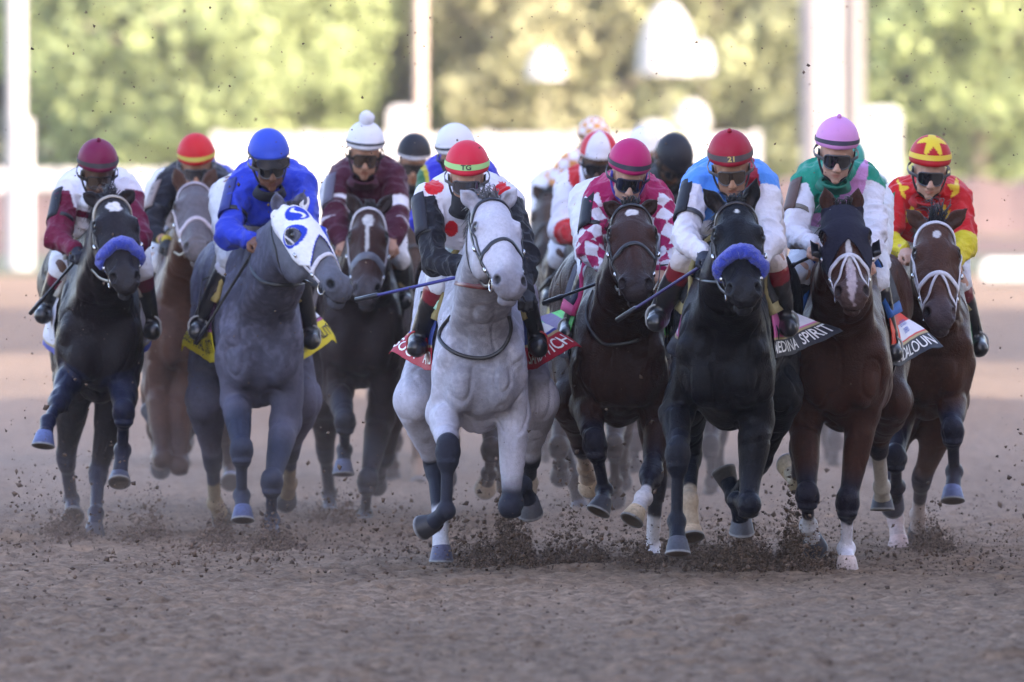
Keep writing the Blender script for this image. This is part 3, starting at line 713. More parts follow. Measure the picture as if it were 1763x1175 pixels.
    garment('jacket', jk, lambda V, N: sp['silk'](V, N, info), silk, h=.0058 if sp.get('near', 1) else .009, fold=sp.get('fold', .0095))
    br = np.array(sp.get('breech', (.62, .62, .66)))
    garment('breeches', lambda g: legs(g, .004), lambda V, N: np.tile(br, (len(V), 1))*(1+vnoise(V, 20, 4)*.1)[:, None], silk, h=.009)
    for s in (-1, 1):
        def bc(V, N, s=s):
            d, t = segd(V, KN[s], FT[s]); C = np.tile(np.array(sp.get('boot', (.012, .012, .015))), (len(V), 1))
            if sp.get('boottop') is not None: C[t < sp.get('btt', .3)] = sp['boottop']
            return C
        garment('boot', lambda g, s=s: g.rc(KN[s]+(FT[s]-KN[s])*.12, FT[s], .066, .046, k=.03) or g.rc(FT[s]+np.array((0, .03, -.03)), FT[s]+np.array((s*.015, -.15, -.045)), .050, .042, k=.03), bc, mat('boot_leather', attr=True, rough=.28, spec=.6, bump=.15, bscale=40), h=.008, fold=.002)
        mb = MB(); c0 = FT[s]+np.array((s*.012, -.10, -.035)); ang = np.linspace(0, 2*math.pi, 17)
        mb.tube([c0+np.array((math.cos(t)*.047, .04, math.sin(t)*.050+(.02 if math.sin(t) > 0 else 0))) for t in ang], .006, 6, sp.get('stir', (.35, .35, .36)), cap=False)
        mb.tube([c0+np.array((0, 0, .08)), c0+np.array((-s*.02, .15, .25)), KN[s]+np.array((-s*.02, .2, .0))], 1, 6, (.03, .03, .035), flat=(.02, .005), N=[np.array((1., 0, 0))]*3)
        mb.build('stirrup', mat('stirrup', attr=True, rough=.4, spec=.5), root)
    # ---- helmet: cloth-covered dome with a peak
    tb = R(13); ra_ = fw*math.cos(tb)+up*math.sin(tb); rb_ = up*math.cos(tb)-fw*math.sin(tb); HM2 = np.stack([rt, ra_, rb_], 1)
    hc = hp(0, -.008, .050); rr = np.array((.106, .132, .118))*s_*sp.get('hel', .97); nu, nv = 72, 40; V = []; TH = []
    for j in range(nv+1):
        th = (100/180*math.pi)*j/nv
        for i in range(nu):
            a = 2*math.pi*i/nu; fx = max(math.cos(a), 0)**3*sstep(.78, 1, j/nv); rim = sstep(.9, 1, j/nv)
            p = np.array((math.sin(a)*math.sin(th), math.cos(a)*math.sin(th)*(1+.12*fx), math.cos(th)-.03*fx)); p = p*rr; p[:2] *= 1-.03*(j/nv > .965)
            V.append(hc+HM2@p); TH.append((j/nv, a))
    F = [(j*nu+i, j*nu+(i+1) % nu, (j+1)*nu+(i+1) % nu, (j+1)*nu+i) for j in range(nv) for i in range(nu)]; TH = np.array(TH)
    n0 = len(V); F.append(tuple(nv*nu+i for i in range(nu))); a_ = (TH[:, 1]+math.pi) % (2*math.pi)-math.pi
    hcol = sp['cap'](TH[:, 0], a_)
    mesh('helmet', V, F, mat('cap_silk', attr=True, rough=.55, spec=.25, dirt=.3, bump=.2, bscale=16, bdist=.02), root, hcol)
    if sp.get('button') is not None:
        mb = MB(); r_ = sp.get('br', .012); mb.ball(hc+up*(rr[2]+r_*.6), r_, sp['button'], 14, 10)
        V = mb.v[0]; mb.v[0] = V+(vnoise(V, 90, 1)[:, None]*.008 if r_ > .02 else 0); mb.build('cap_button' if r_ < .02 else 'pompom', mat('cap_silk'), root)
    def capt(a, j, off=.003):
        th = (100/180*math.pi)*j; p = np.array((math.sin(a)*math.sin(th), math.cos(a)*math.sin(th)*(1+.12*max(math.cos(a), 0)**3*sstep(.78, 1, j)), math.cos(th)-.03*max(math.cos(a), 0)**3*sstep(.78, 1, j)))*(rr+off); return hc+HM2@p
    bd = sp.get('bandc')
    if bd is not None:
        j0, j1, cc = bd; V = []; n = 72
        for j in np.linspace(j0, j1, 5):
            for i in range(n): V.append(capt(2*math.pi*i/n, j, .0035))
        mb = MB(); mb.add(V, [(j*n+i, j*n+(i+1) % n, (j+1)*n+(i+1) % n, (j+1)*n+i) for j in range(4) for i in range(n)], cc); hb = mb.build('cap_band', mat('cap_band', attr=True, rough=.6), root)
        if sp.get('captext'):
            tx, tc = sp['captext']; V2, F2 = text_geo(tx, 1., .03); sc = (j1-j0)*.86/(V2[:, 1].max()-V2[:, 1].min()); V3 = [capt(x*sc*2.6, (j0+j1)/2-y*sc, .006) for x, y, z in V2]
            mesh('lettering', V3, F2, mat('captext%d' % int(tc[0]*99), tc), hb, smooth=False)
    # ---- goggles
    def goggle(cz, cy, tilt, wv, hv, lens, frame, rad=.086, nm='goggles'):
        n = 40; ring = []; cen = lambda a, z: hp(rad*.93*math.sin(a), cy+rad*math.cos(a)*1.05, cz+z)
        out = []
        for i in range(n):
            t = 2*math.pi*i/n; a = wv*math.copysign(abs(math.cos(t))**.55, math.cos(t)); z = hv*math.copysign(abs(math.sin(t))**.6, math.sin(t))
            if z < 0: z += .45*hv*math.exp(-(a/.16)**2)
            out.append((a, z))
        mb = MB(); V = [cen(0, 0)]; F = []
        for q in (.33, .66, 1.):
            for a, z in out: V.append(cen(a*q, z*q))
        V = np.array(V); F = [(0, 1+i, 1+(i+1) % n) for i in range(n)]+[(1+r*n+i, 1+(r+1)*n+i, 1+(r+1)*n+(i+1) % n, 1+r*n+(i+1) % n) for r in (0, 1) for i in range(n)]
        g = mesh(nm, V, F, lens, root)
        mb = MB(); mb.tube([cen(a, z) for a, z in out]+[cen(*out[0])],   .0034, 6, frame, cap=False); mb.build('frame', mat('rubber', attr=True, rough=.45, spec=.5), g)
        mb = MB()
        for s in (-1, 1):
            pts = [hp(s*(rad*.93*math.sin(wv)+0*k), cy+rad*math.cos(wv), cz) if k == 0 else hp(s*.106*math.sin(wv+(math.pi-wv)*k/6)*(1 if k < 6 else .6), -.01+.12*math.cos(wv+(math.pi-wv)*k/6), cz+.01*k/3) for k in range(6)]
            mb.tube(pts, 1, 6, frame, flat=(.018, .004), N=[unit(p-hp(0, -.01, cz)) for p in pts])
        mb.build('strap', mat('rubber', attr=True), g)
    lens = {'dark': mat('lens_dark', (.012, .012, .016), rough=.04, spec=1.0, coat=1), 'clear': mat('lens_clear', (.045, .045, .055), rough=.05, spec=1.0, coat=1), 'brown': mat('lens_brown', (.05, .03, .02), rough=.05, spec=1., coat=1)}
    fc = sp.get('gframe', (.012, .012, .014)); goggle(-.018, .018, 0, .88, .035, lens[sp.get('lens', 'dark')], fc)
    if sp.get('goggle2'): goggle(.045, .020, 0, .78, .026, lens['clear'], (.012, .012, .016), rad=.128, nm='spare_goggles')
    # ---- collar / face covering
    mb = MB(); V = []; n = 28; gz = sp.get('gaiter', -.118); lev = [(gz, .064, .055), (gz-.012, .070, .050), (-.150, .075, .03), (-.185, .088, .0)]
    for k, (z, r, cy) in enumerate(lev):
        for i in range(n):
            t = 2*math.pi*i/n; V.append(hp(math.sin(t)*r*.95, cy*.55+math.cos(t)*r*(1.05 if z < -.1 else 1.), z-(.018*(1-math.cos(t))*.0)))
    mb.add(V, [(j*n+i, (j+1)*n+i, (j+1)*n+(i+1) % n, j*n+(i+1) % n) for j in range(len(lev)-1) for i in range(n)], sp.get('scarf', (.012, .012, .015)))
    o = mb.build('neck_scarf', mat('scarf', attr=True, rough=.85), root); sol(o, .006)
    mb = MB()
    for s in (-1, 1): mb.tube(spline([hp(s*.085, .03, .02), hp(s*.078, .035, -.05), hp(s*.05, .055, -.105), hp(0, .075, -.135)], 5), 1, 6, sp.get('strapc', (.012, .012, .014)), flat=(.02, .005), N=[unit(rt*s+fw*.5)]*16)
    mb.build('chin_strap', mat('rubber', attr=True), root)
    if sp.get('arm'):        # armband with a number pad on the sleeve
        ac, ab = sp['arm']; s = -1; d = unit(EL[s]-SH[s]); c0 = SH[s]+(EL[s]-SH[s])*.62; n1 = unit(np.cross(d, (0, 1, 0))); n2 = np.cross(d, n1); n = 24; V = []
        for z in (-.012, .012):
            for i in range(n): t = 2*math.pi*i/n; V.append(c0+d*z+(n1*math.cos(t)+n2*math.sin(t))*(.056+sp.get('loose', .01)))
        mb = MB(); mb.add(V, [(i, (i+1) % n, n+(i+1) % n, n+i) for i in range(n)], ab); o = mb.build('armband', mat('rubber', attr=True), root); sol(o, .004)
        mb = MB(); V = []; o0 = unit(-lat*1.+np.array((0, -.35, .25)))
        for i in range(7):
            for j in range(7):
                q = (i/6-.5); r_ = (j/6-.5); V.append(SH[s]+(EL[s]-SH[s])*(.33+q*.62)+o0*(.064+sp.get('loose', .01)-.25*r_*r_*.5)+np.cross(o0, d)*r_*.12)
        mb.add(V, [(i*7+j, i*7+j+1, (i+1)*7+j+1, (i+1)*7+j) for i in range(6) for j in range(6)], ac); o = mb.build('arm_patch', mat('cap_silk', attr=True), root); sol(o, .008)
    # ---- reins and whip
    rm = mat('leather', attr=True); hb = {s: HA[s]+hdir[s]*.035+np.array((0, 0, -.02)) for s in (-1, 1)}
    for s in (-1, 1):
        if sp.get('norein') == s: continue
        A, B = H.bit[s], hb[s]; md = (A+B)/2; nk, r = H.f.cast(np.array((H.pt(0, 0, 0)[0]*.5+md[0]*.5, md[1], md[2])), (s, 0, 0), .02, .4, .01)
        md2 = md.copy(); md2[2] -= .015
        mb = MB(); pts = spline([A, A+(B-A)*.3+np.array((0, 0, -.02)), md2, B], 6); mb.tube(pts, 1, 6, sp.get('reinc', LEATHER), flat=(.016, .005), N=[np.array((1., .3, 0))]*len(pts)); mb.build('rein', rm, H.root)
    if sp.get('whip'):
        side, tip, wc = sp['whip'][:3]; A = hb[side]; T = P(*tip, A[1]+(sp['whip'][3] if len(sp['whip']) > 3 else .12)); d = unit(T-A); A0 = A-d*.14
        mb = MB(); pts = [A0, A0+d*.004, A0+d*.17, A0+d*.18, T-d*.12, T-d*.11, T]; mb.tube(pts, [.010, .013, .011, .0085, .007, .012, .012], 8, (.012, .012, .02)); V = np.concatenate(mb.v)
        mb.c[0][16:40] = wc; o = mb.build('whip', mat('whip', attr=True, rough=.3, spec=.5)); tag(o, sp['whiplabel'], 'whip', 'riding whips held by jockeys')
    return root
# silk pattern helpers
def plain(c): return lambda V, N, i: np.tile(np.array(c), (len(V), 1))
def arms(V, i):
    """side of the arm each point belongs to (0 = torso), place along it 0..1 upper, 1..2 lower"""
    best = np.full(len(V), 1e9); sd_ = np.zeros(len(V)); T = np.zeros(len(V)); r = None
    dt, tt = segd(V, i['ms']+np.array((0, .05, -.05)), i['hip']); best = dt-.16
    for s in (-1, 1):
        for k, (a, b) in enumerate(((i['SH'][s], i['EL'][s]), (i['EL'][s], i['HA'][s]))):
            d, t = segd(V, a, b); d = d-.03; m = d < best; best[m] = d[m]; sd_[m] = s; T[m] = t[m]+k
    for s in (-1, 1):
        x = (V-i['ms'])@i['lat']*s; w_ = np.abs((i['SH'][s]-i['ms'])@i['lat']); m = (sd_ == 0) & (x > w_*1.02); sd_[m] = s; T[m] = 0
    return sd_, T
def loc(V, i): return (V-i['ms'])@i['lat'], V[:, 2]-i['ms'][2]
def capc(base, fn=None):
    def g(j, a):
        C = np.tile(np.array(base), (len(j), 1))
        if fn: fn(C, j, a)
        return C
    return g
# ------------------------------------------------------------------ setting
def setting():
    # ground sheet to the horizon, finely broken near the camera's view
    gm = bpy.data.materials.new('track_dirt'); gm.use_nodes = True; n = gm.node_tree; L = n.links; b = n.nodes['Principled BSDF']; b.inputs['Roughness'].default_value = .95; b.inputs['Specular IOR Level'].default_value = .15
    tc = n.nodes.new('ShaderNodeTexCoord')
    def nz(sc, det=6, ro=.6, st=None):
        t = n.nodes.new('ShaderNodeTexNoise'); t.inputs['Scale'].default_value = sc; t.inputs['Detail'].default_value = det; t.inputs['Roughness'].default_value = ro
        if st:
            m = n.nodes.new('ShaderNodeMapping'); m.inputs['Scale'].default_value = st; L.new(tc.outputs['Object'], m.inputs[0]); L.new(m.outputs[0], t.inputs['Vector'])
        else: L.new(tc.outputs['Object'], t.inputs['Vector'])
        return t
    a = nz(9, 8, .75); r = n.nodes.new('ShaderNodeValToRGB'); r.color_ramp.elements[0].position = .36; r.color_ramp.elements[0].color = (.110, .074, .050, 1); r.color_ramp.elements[1].position = .66; r.color_ramp.elements[1].color = (.325, .225, .150, 1); L.new(a.outputs[0], r.inputs[0])
    c = nz(.35, 3, .5, (1, .25, 1)); mr = n.nodes.new('ShaderNodeMapRange'); mr.inputs[1].default_value = .3; mr.inputs[2].default_value = .7; mr.inputs[3].default_value = .85; mr.inputs[4].default_value = 1.12; L.new(c.outputs[0], mr.inputs[0])
    mx = n.nodes.new('ShaderNodeVectorMath'); mx.operation = 'SCALE'; L.new(r.outputs[0], mx.inputs[0]); L.new(mr.outputs[0], mx.inputs['Scale']); L.new(mx.outputs[0], b.inputs['Base Color'])
    bp = n.nodes.new('ShaderNodeBump'); bp.inputs['Strength'].default_value = .8; bp.inputs['Distance'].default_value = .02; d = nz(28, 6, .7); L.new(d.outputs[0], bp.inputs['Height']); L.new(bp.outputs[0], b.inputs['Normal'])
    xs = np.arange(-4.2, 4.2, .022); ys = np.concatenate([np.arange(42, 66, .045), np.arange(66, 100, .12)]); X, Y = np.meshgrid(xs, ys)
    p3 = np.stack([X, Y, X*0], -1)
    edge = sstep(-4.2, -3.6, X)*sstep(4.2, 3.6, X)*sstep(42, 43, Y)*sstep(100, 96, Y)
    Z = vnoise(p3, 2.2, 1)*.035+vnoise(p3, 7, 2)*.020+vnoise(p3*np.array((1, .6, 1)), 20, 3)*.020+np.maximum(vnoise(p3, 28, 4), 0)*.040
    for hx, hy in rng.uniform((-3, 43), (3, 66), (260, 2)): Z = Z-np.where(np.abs(Y-hy) < .3, .030*np.exp(-((X-hx)/.07)**2-((Y-hy)/.10)**2)-.018*np.exp(-((X-hx)/.12)**2-((Y-hy-.17)/.07)**2), 0)
    Z = Z*edge+.012*edge
    V = np.stack([X, Y, Z-.012], -1).reshape(-1, 3); nx = len(xs); ny = len(ys); I = (np.arange(ny-1)[:, None]*nx+np.arange(nx-1)[None]).ravel(); F = np.stack([I, I+1, I+nx+1, I+nx], 1)
    o = mesh('track', V, F, gm); tag(o, kind='structure')
    # the rest of the ground: big sheet with a hole filled just under the track patch
    q = MB(); q.add([(-900, -300, -.03), (900, -300, -.03), (900, 1500, -.03), (-900, 1500, -.03)], [(0, 1, 2, 3)]); o = q.build('ground', gm); tag(o, kind='structure')
    # turf and verge beyond the dirt track
    def strip(name, y0, y1, col, z=.0, x0=-200, x1=200):
        q = MB(); q.box((x0, y0, -.05), (x1, y1, z)); o = q.build(name, mat(name+'_m', col, rough=.95, spec=.1, noise=.25, nscale=2, bump=.6, bscale=8), smooth=False); tag(o, kind='structure'); return o
    strip('turf_course', 190, 222, (.10, .11, .075), .02)
    strip('path', 222.2, 262, (.13, .088, .075), .03)
    strip('grass_verge', 262, 520, (.12, .15, .06), .04)
    # grandstand and clubhouse right of the track, out of view: placed and sized to shade runners and far track
    cm = mat('concrete', (.35, .33, .32), rough=.85, noise=.1, nscale=1); gl = mat('window_glass', (.03, .04, .05), rough=.1, spec=.8); rf = mat('roof_metal', (.30, .31, .33), rough=.5)
    def stand(name, x0, x1, y0, y1, h, label):
        r_ = empty(name, ((x0+x1)/2, (y0+y1)/2, 0)); tag(r_, label, 'grandstand')
        q = MB(); q.box((x0, y0, -.1), (x1, y1, h), bev=0); q.build('wall', cm, r_, False)
        q = MB()
        for k in range(8): q.box((x0-8+k, y0+2, -.1), (x0-7+k-.003, y1-2, .6+.45*k))
        q.build('terrace', cm, r_, False)
        q = MB(); q.box((x0-7, y0-1, h+.003), (x1+1, y1+1, h+.9)); q.build('roof', rf, r_, False)
        for fl in range(int(h//4.5)):
            z = 4.6+fl*4.2
            if z+2.4 > h: break
            q = MB(); q.box((x0-.06, y0+1.5, z), (x0-.002, y1-1.5, z+2.2)); q.build('window_row', gl, r_, False)
    stand('grandstand', 18, 52, -60, 53, 30, 'tall concrete grandstand standing beside the track outside the frame')
    stand('clubhouse', 46, 70, 73, 103, 34, 'concrete clubhouse added out of view beyond the grandstand for its shade band')
    white = mat('white_paint', (.46, .45, .44), rough=.7, spec=.1)
    # far white wall, rails, posts
    def thing(mb, name, m, label, cat, group=None): o = mb.build(name, m, smooth=False); tag(o, label, cat, group); return o
    FY = 270.
    def X(px, Y): return P(px, 300, Y)[0]
    def Zp(py, Y): return P(800, py, Y)[2]
    q = MB(); x0, x1 = X(375, FY), X(1300, FY); q.box((x0, FY, -.03), (x1, FY+.25, Zp(232, FY)))
    for k in range(7): xx = x0+(x1-x0)*k/6; q.box((xx-.12, FY-.10, -.03), (xx+.12, FY-.003, Zp(231, FY)+.05))
    thing(q, 'white_wall', white, 'long sunlit white wall across the infield behind the runners', 'wall')
    def post(px, w_, Y, top, m, label, base=None, name='white_post'):
        q = MB(); x = X(px, Y); w2 = w_/2/ (FPX/Y); q.tube([(x, Y, 0), (x, Y, Zp(top, Y))], w2, 16)
        if base: bw = base[0]/2/(FPX/Y); q.tube([(x+base[2]/(FPX/Y), Y, 0), (x+base[2]/(FPX/Y), Y, Zp(base[1], Y))], bw, 16)
        return thing(q, name, m, label, 'post', None)
    post(28, 32, 195, -160, white, 'white post with a wider foot at the far left edge', base=(46, 205, 6))
    post(724, 20, 255, -160, mat('tan_paint', (.50, .40, .32), rough=.6), 'thin tan post rising behind the white wall', name='light_pole')
    post(1414, 72, 240, -200, mat('pale_paint', (.33, .30, .275), rough=.6, noise=.3, nscale=1.5, stretch=(4, 4, .3)), 'broad pale pillar rising above the white wall', name='pale_pillar')
    post(1470, 36, 244, -200, mat('pale_paint2', (.18, .165, .155), rough=.6), 'narrower greyish pillar right of the broad pale pillar', name='pale_pillar')
    # white domes / boxes on the wall
    for px, top, bot, wd_, lab in ((698, 184, 240, 58, 'small white cabin behind the wall beside the thin tan post'), (1518, 186, 340, 62, 'tall white cabin right of the pale pillars')):
        Y = 262; x = X(px, Y); h2 = wd_/2/(FPX/Y); q = MB(); q.box((x-h2, Y-.5, -.03), (x+h2, Y+.5, Zp(top, Y)), bev=.12); thing(q, 'white_cabin', white, lab, 'cabin')
    # sunlit white vehicles and sheds between the trees
    def blobs(name, items, label, Y=285):
        q = MB()
        for px, py, w_, h_ in items:
            s = FPX/Y; c_ = P(px, py, Y); q.ball(c_, (w_/2/s, .5, h_/2/s), None, 20, 12)
        return thing(q, name, white, label, 'umbrella')
    bank = mat('bank_dirt', (.115, .075, .066), rough=.95, noise=.2, nscale=.8, bump=.5, bscale=3)
    for a_, b_, tp, lab in ((1240, 2100, 312, 'low brown earth bank beyond the track at the right'), (-300, 352, 330, 'low brown earth bank beyond the track at the left')):
        q = MB(); xa, xb = X(a_, 268), X(b_, 268); n_ = 40; zt = Zp(tp, 268); V = []
        for i in range(n_+1):
            xx = xa+(xb-xa)*i/n_; h_ = zt*(1+.06*math.sin(i*1.3)); V += [(xx, 263.5, -.03), (xx, 266, h_), (xx, 270, h_), (xx, 272, -.03)]
        q.add(V, [(i*4+k, (i+1)*4+k, (i+1)*4+k+1, i*4+k+1) for i in range(n_) for k in range(3)]); o = thing(q, 'earth_bank', bank, lab, 'bank')
    q = MB(); zt = Zp(292, 266); xa, xb = X(-300, 266), X(345, 266); z0 = Zp(326, 266); q.box((xa, 266.4, z0), (xb, 266.5, zt)); 
    for i in range(12): xx = xa+(xb-xa)*i/11; q.box((xx-.06, 266.25, 0), (xx+.06, 266.397, zt+.03))
    thing(q, 'white_fence', white, 'white board fence on the left earth bank', 'fence')
    for px, py, w_, h_, lab in ((938, 110, 66, 52, 'small round white sunshade left of the large one'), (1148, 66, 104, 124, 'large white sunshade in front of the olive trees'), (1211, 98, 36, 56, 'narrow white sunshade right of the large one'), (1190, 196, 64, 46, 'low white sunshade below the large one'), (1125, 226, 70, 34, 'white sunshade lowest of the group')):
        Y = 283; s_ = FPX/Y; r_ = empty('sunshade', (*P(px, 300, Y)[:2], 0)); tag(r_, lab, 'sunshade', 'white sunshades before the trees'); c_ = P(px, py, Y); q = MB(); q.ball(c_-np.array((0, 0, h_/2/s_)), (w_/2/s_, w_/2/s_, h_/s_), None, 20, 10, t1=math.pi/2); q.build('canopy', white, r_)
        q = MB(); q.tube([(c_[0], Y, 0), (c_[0], Y, c_[2])], .025, 8); q.build('pole', mat('pole_m', (.2, .18, .12)), r_)
    q = MB(); q.box((X(1690, 172), 172, 0), (X(2100, 172), 172.4, .40), bev=.1); thing(q, 'glare_block', white, 'reflected-sun stand-in, a low white barrier beside the track at the far right', 'block')  # added block, its white stands in for a blur of reflected sun
    # background hedge and trees
    lm = mat('leaf', attr=True, rough=1, spec=.05); tr = mat('bark', (.20, .17, .12), rough=.9, noise=.3, nscale=6)
    rs = np.random.default_rng(11)
    def tree(x, y, h, r, col, label, name='broadleaf_tree', low=.0, n=13000, leaf=.15, dens=1.):
        root = empty(name, (x, y, 0)); tag(root, label, 'tree', 'trees behind the track')
        q = MB(); q.tube([(x, y, -.05), (x+.1, y, h*.3), (x-.1, y+.1, h*.6), (x, y, h*.85)], [.28, .22, .15, .05], 8)
        for k in range(7):
            a = rs.random()*6.28; z = h*(.25+.5*rs.random()); q.tube([(x, y, z), (x+math.cos(a)*r*.5, y+math.sin(a)*r*.5, z+h*.1), (x+math.cos(a)*r*.85, y+math.sin(a)*r*.85, z+h*.16)], [.12, .07, .03], 6)
        q.build('trunk', tr, root)
        nc = 120; cc = []
        for k in range(nc):
            u = rs.normal(size=3); u /= np.linalg.norm(u); k_ = rs.random()**.4; cc.append((x+u[0]*r*k_, y+u[1]*r*k_*.8, h*(.55+low*-.1)+u[2]*h*.50*k_))
        cc = np.array(cc); ci = rs.integers(0, nc, n); cr_ = r*.26; u = rs.normal(size=(n, 3)); u /= np.linalg.norm(u, axis=1)[:, None]
        Pp = cc[ci]+u*(cr_*(.55+.5*rs.random(n))[:, None]); Pp[:, 2] = np.maximum(Pp[:, 2], .1)
        t1 = np.cross(u+rs.normal(0, .6, (n, 3)), rs.normal(size=(n, 3))); t1 /= np.linalg.norm(t1, axis=1)[:, None]; t2 = np.cross(u, t1)+rs.normal(0, .25, (n, 3)); sz = leaf*(.6+.8*rs.random(n))[:, None]
        V = np.stack([Pp-t1*sz, Pp-t2*sz*.6, Pp+t1*sz, Pp+t2*sz*.6], 1).reshape(-1, 3); F = np.arange(4*n).reshape(n, 4)
        tone = (.9+.2*rs.random(nc))[ci]*(.85+.3*rs.random(n)); C = np.repeat(np.array(col)[None]*tone[:, None], 4, 0)
        C = C*(1+(vnoise(V, .25, 5)*.6)[:, None])+np.array((.065, .07, .045)); mesh('crown', V, F, lm, root, np.clip(C, .005, .8), smooth=False)  # constant lift in the leaf colour paints in pale ambient haze
    lime = (.25, .30, .12); olive = (.24, .245, .125); dk = (.11, .115, .09); yel = (.26, .245, .13)
    specs = [(105, 300, 7.5, 3.0, dk, 'dark green tree behind the white post at the far left'), (190, 295, 9, 3.6, lime, 'bright lime green tree leftmost of the sunlit trees'), (330, 292, 9.5, 3.6, lime, 'bright lime green tree behind the jockey in red cap with yellow trim'),
      (455, 297, 9, 3.3, lime, 'bright lime green tree above the blue jockey'), (580, 301, 9.5, 3.4, (.23, .30, .06), 'lime tree left of the thin tan post'), (700, 320, 10, 3.4, (.12, .16, .05), 'darker green tree behind the thin tan post'),
      (820, 303, 8.5, 3.4, olive, 'yellow green tree right of the thin tan post'), (960, 297, 8.5, 3.4, yel, 'yellowish tree behind the small white sunshades'), (1090, 310, 9.5, 3.4, olive, 'olive tree behind the large white sunshade'), (1235, 297, 8.5, 3.3, (.25, .255, .125), 'pale green tree left of the broad pale pillar'),
      (1370, 312, 9, 3.4, olive, 'olive tree behind the broad pale pillar'), (1560, 298, 9, 3.6, (.24, .28, .08), 'green tree right of the pale pillars'), (1680, 294, 9, 3.6, lime, 'bright lime green tree near the right edge'), (1800, 298, 9, 3.4, lime, 'bright lime green tree cut by the right edge'), (20, 320, 9, 3.4, dk, 'dark tree cut by the left edge')]
    for px, Y, h, r, c_, lab in specs: tree(X(px, Y), Y, h, r, c_, lab)
    # far belt of wood behind them all, colour lifted pale in place of haze
    n = 60000; V0 = np.stack([rs.uniform(-60, 60, n), rs.uniform(335, 350, n), rs.uniform(0, 16, n)], -1); u = rs.normal(size=(n, 3)); u /= np.linalg.norm(u, axis=1)[:, None]; t1 = np.cross(u, rs.normal(size=(n, 3))); t1 /= np.linalg.norm(t1, axis=1)[:, None]; t2 = np.cross(u, t1); sz = .33
    V = np.stack([V0-t1*sz, V0-t2*sz, V0+t1*sz, V0+t2*sz], 1).reshape(-1, 3); tone = (.6+.9*rs.random(n)); C = np.repeat(np.array((.34, .35, .22))[None]*tone[:, None], 4, 0)
    C = C*(1+vnoise(V, .12, 8)*1.2)[:, None]
    o = mesh('far_wood', V, np.arange(4*n).reshape(n, 4), lm, None, np.clip(C, .005, .8), False); tag(o, 'mass of far trees closing the view', 'wood', kind='stuff')
    return X, Zp, thing, white
X_, Z_, thing_, white_ = setting()
# ------------------------------------------------------------------ the runners
BLK = (.010, .010, .016); WHT = (.66, .64, .72)
def base_silk(c, waist=-.16, low=WHT):
    def g(V, N, i):
        C = np.tile(np.array(c), (len(V), 1)); sd_, T = arms(V, i); x, z = loc(V, i); C[(sd_ == 0) & (z < waist+vnoise(V, 8, 1)*.03)] = low; return C, sd_, T, x, z
    return g
def silk7(V, N, i):
    C, sd_, T, x, z = base_silk(WHT)(V, N, i)
    for cx, cz, rx, rz in ((-.175, -.045, .028, .034), (-.070, -.130, .032, .036), (-.15, .055, .045, .032), (.16, .05, .040, .030), (.15, -.17, .03, .035), (.07, -.04, .03, .035), (0.03, -.15, .03, .035)):
        C[((x-cx)/rx)**2+((z-cz)/rz)**2 < 1] = (.55, .01, .02)
    C[(sd_ != 0) & (T > .10)] = BLK; return C
def silk1(V, N, i):
    C, sd_, T, x, z = base_silk(WHT, -9)(V, N, i); mr = (.13, .006, .035); C[(sd_ != 0) & (T > .12)] = mr; C[(sd_ == 0) & (np.abs(z+.12+x*.15) < .018)] = mr; return C
def silk2(V, N, i):
    C, sd_, T, x, z = base_silk((.012, .012, .020), -.13)(V, N, i); C[(sd_ != 0) & (T > 1.72)] = (.45, .35, .03); return C
def silk3(V, N, i):
    C, sd_, T, x, z = base_silk((.025, .05, .50), -.20)(V, N, i); return C
def silk4(V, N, i):
    mr = (.055, .006, .020); C, sd_, T, x, z = base_silk(mr, -.22)(V, N, i); C[(sd_ != 0) & (T > .48) & (T < .68)] = WHT; C[(sd_ != 0) & (T > .97) & (T < 1.04)] = (.5, .45, .5); return C
def silk6(V, N, i):
    C, sd_, T, x, z = base_silk((.03, .03, .42), -.2)(V, N, i); k = ((x+.2)/.05)**2+((z+.03)/.12)**2 < 1; C[k] = (.40, .34, .03); k = ((x+.2)/.025)**2+((z+.03)/.08)**2 < 1; C[k] = (.03, .12, .05); return C
def silk8(V, N, i):
    C, sd_, T, x, z = base_silk(WHT, -9)(V, N, i); k = (np.floor(x/.06)+np.floor(z/.06)) % 2 == 0; C[k] = (.55, .22, .05); return C
def silk9(V, N, i):
    C, sd_, T, x, z = base_silk(WHT, -9)(V, N, i); rd = (.45, .015, .02); C[(sd_ == 0) & (np.abs(x+.10) < .03)] = rd; C[(sd_ != 0) & (T > 1.12)] = rd; C[(sd_ == 0) & (np.abs(x) < .03) & (z > -.06)] = (.02, .30, .16); return C
def silk10(V, N, i):
    fu = (.32, .008, .085); C, sd_, T, x, z = base_silk(fu, -.18)(V, N, i)
    for s in (-1, 1):
        A, B, Cc = i['SH'][s], i['EL'][s], i['HA'][s]
        for k, (a, b) in enumerate(((A, B), (B, Cc))):
            d = unit(b-a); n1 = unit(np.cross(d, (0, 1., 0))); n2 = np.cross(d, n1); q = V-a; ang = np.arctan2(q@n2, q@n1); m = (sd_ == s) & (np.floor(T) == k); u = T*np.linalg.norm(b-a)/.072+k*.3; w_ = ang/math.pi*3.
            chk = (np.floor((u+w_)*.72)+np.floor((u-w_)*.72)) % 2 == 0; C[m & chk] = WHT
    C[(sd_ != 0) & (T <= .06)] = fu; return C
def silk12(V, N, i):
    bl_ = (.08, .26, .72); cr = (.30, .008, .025); C, sd_, T, x, z = base_silk(bl_, -.17)(V, N, i); C[(sd_ == 0) & (x > .04+.3*np.maximum(-z-.02, 0)-.1*z) & (x < .135+.2*-z) & (z > -.2)] = cr
    C[(sd_ != 0) & (T > .16)] = WHT; return C
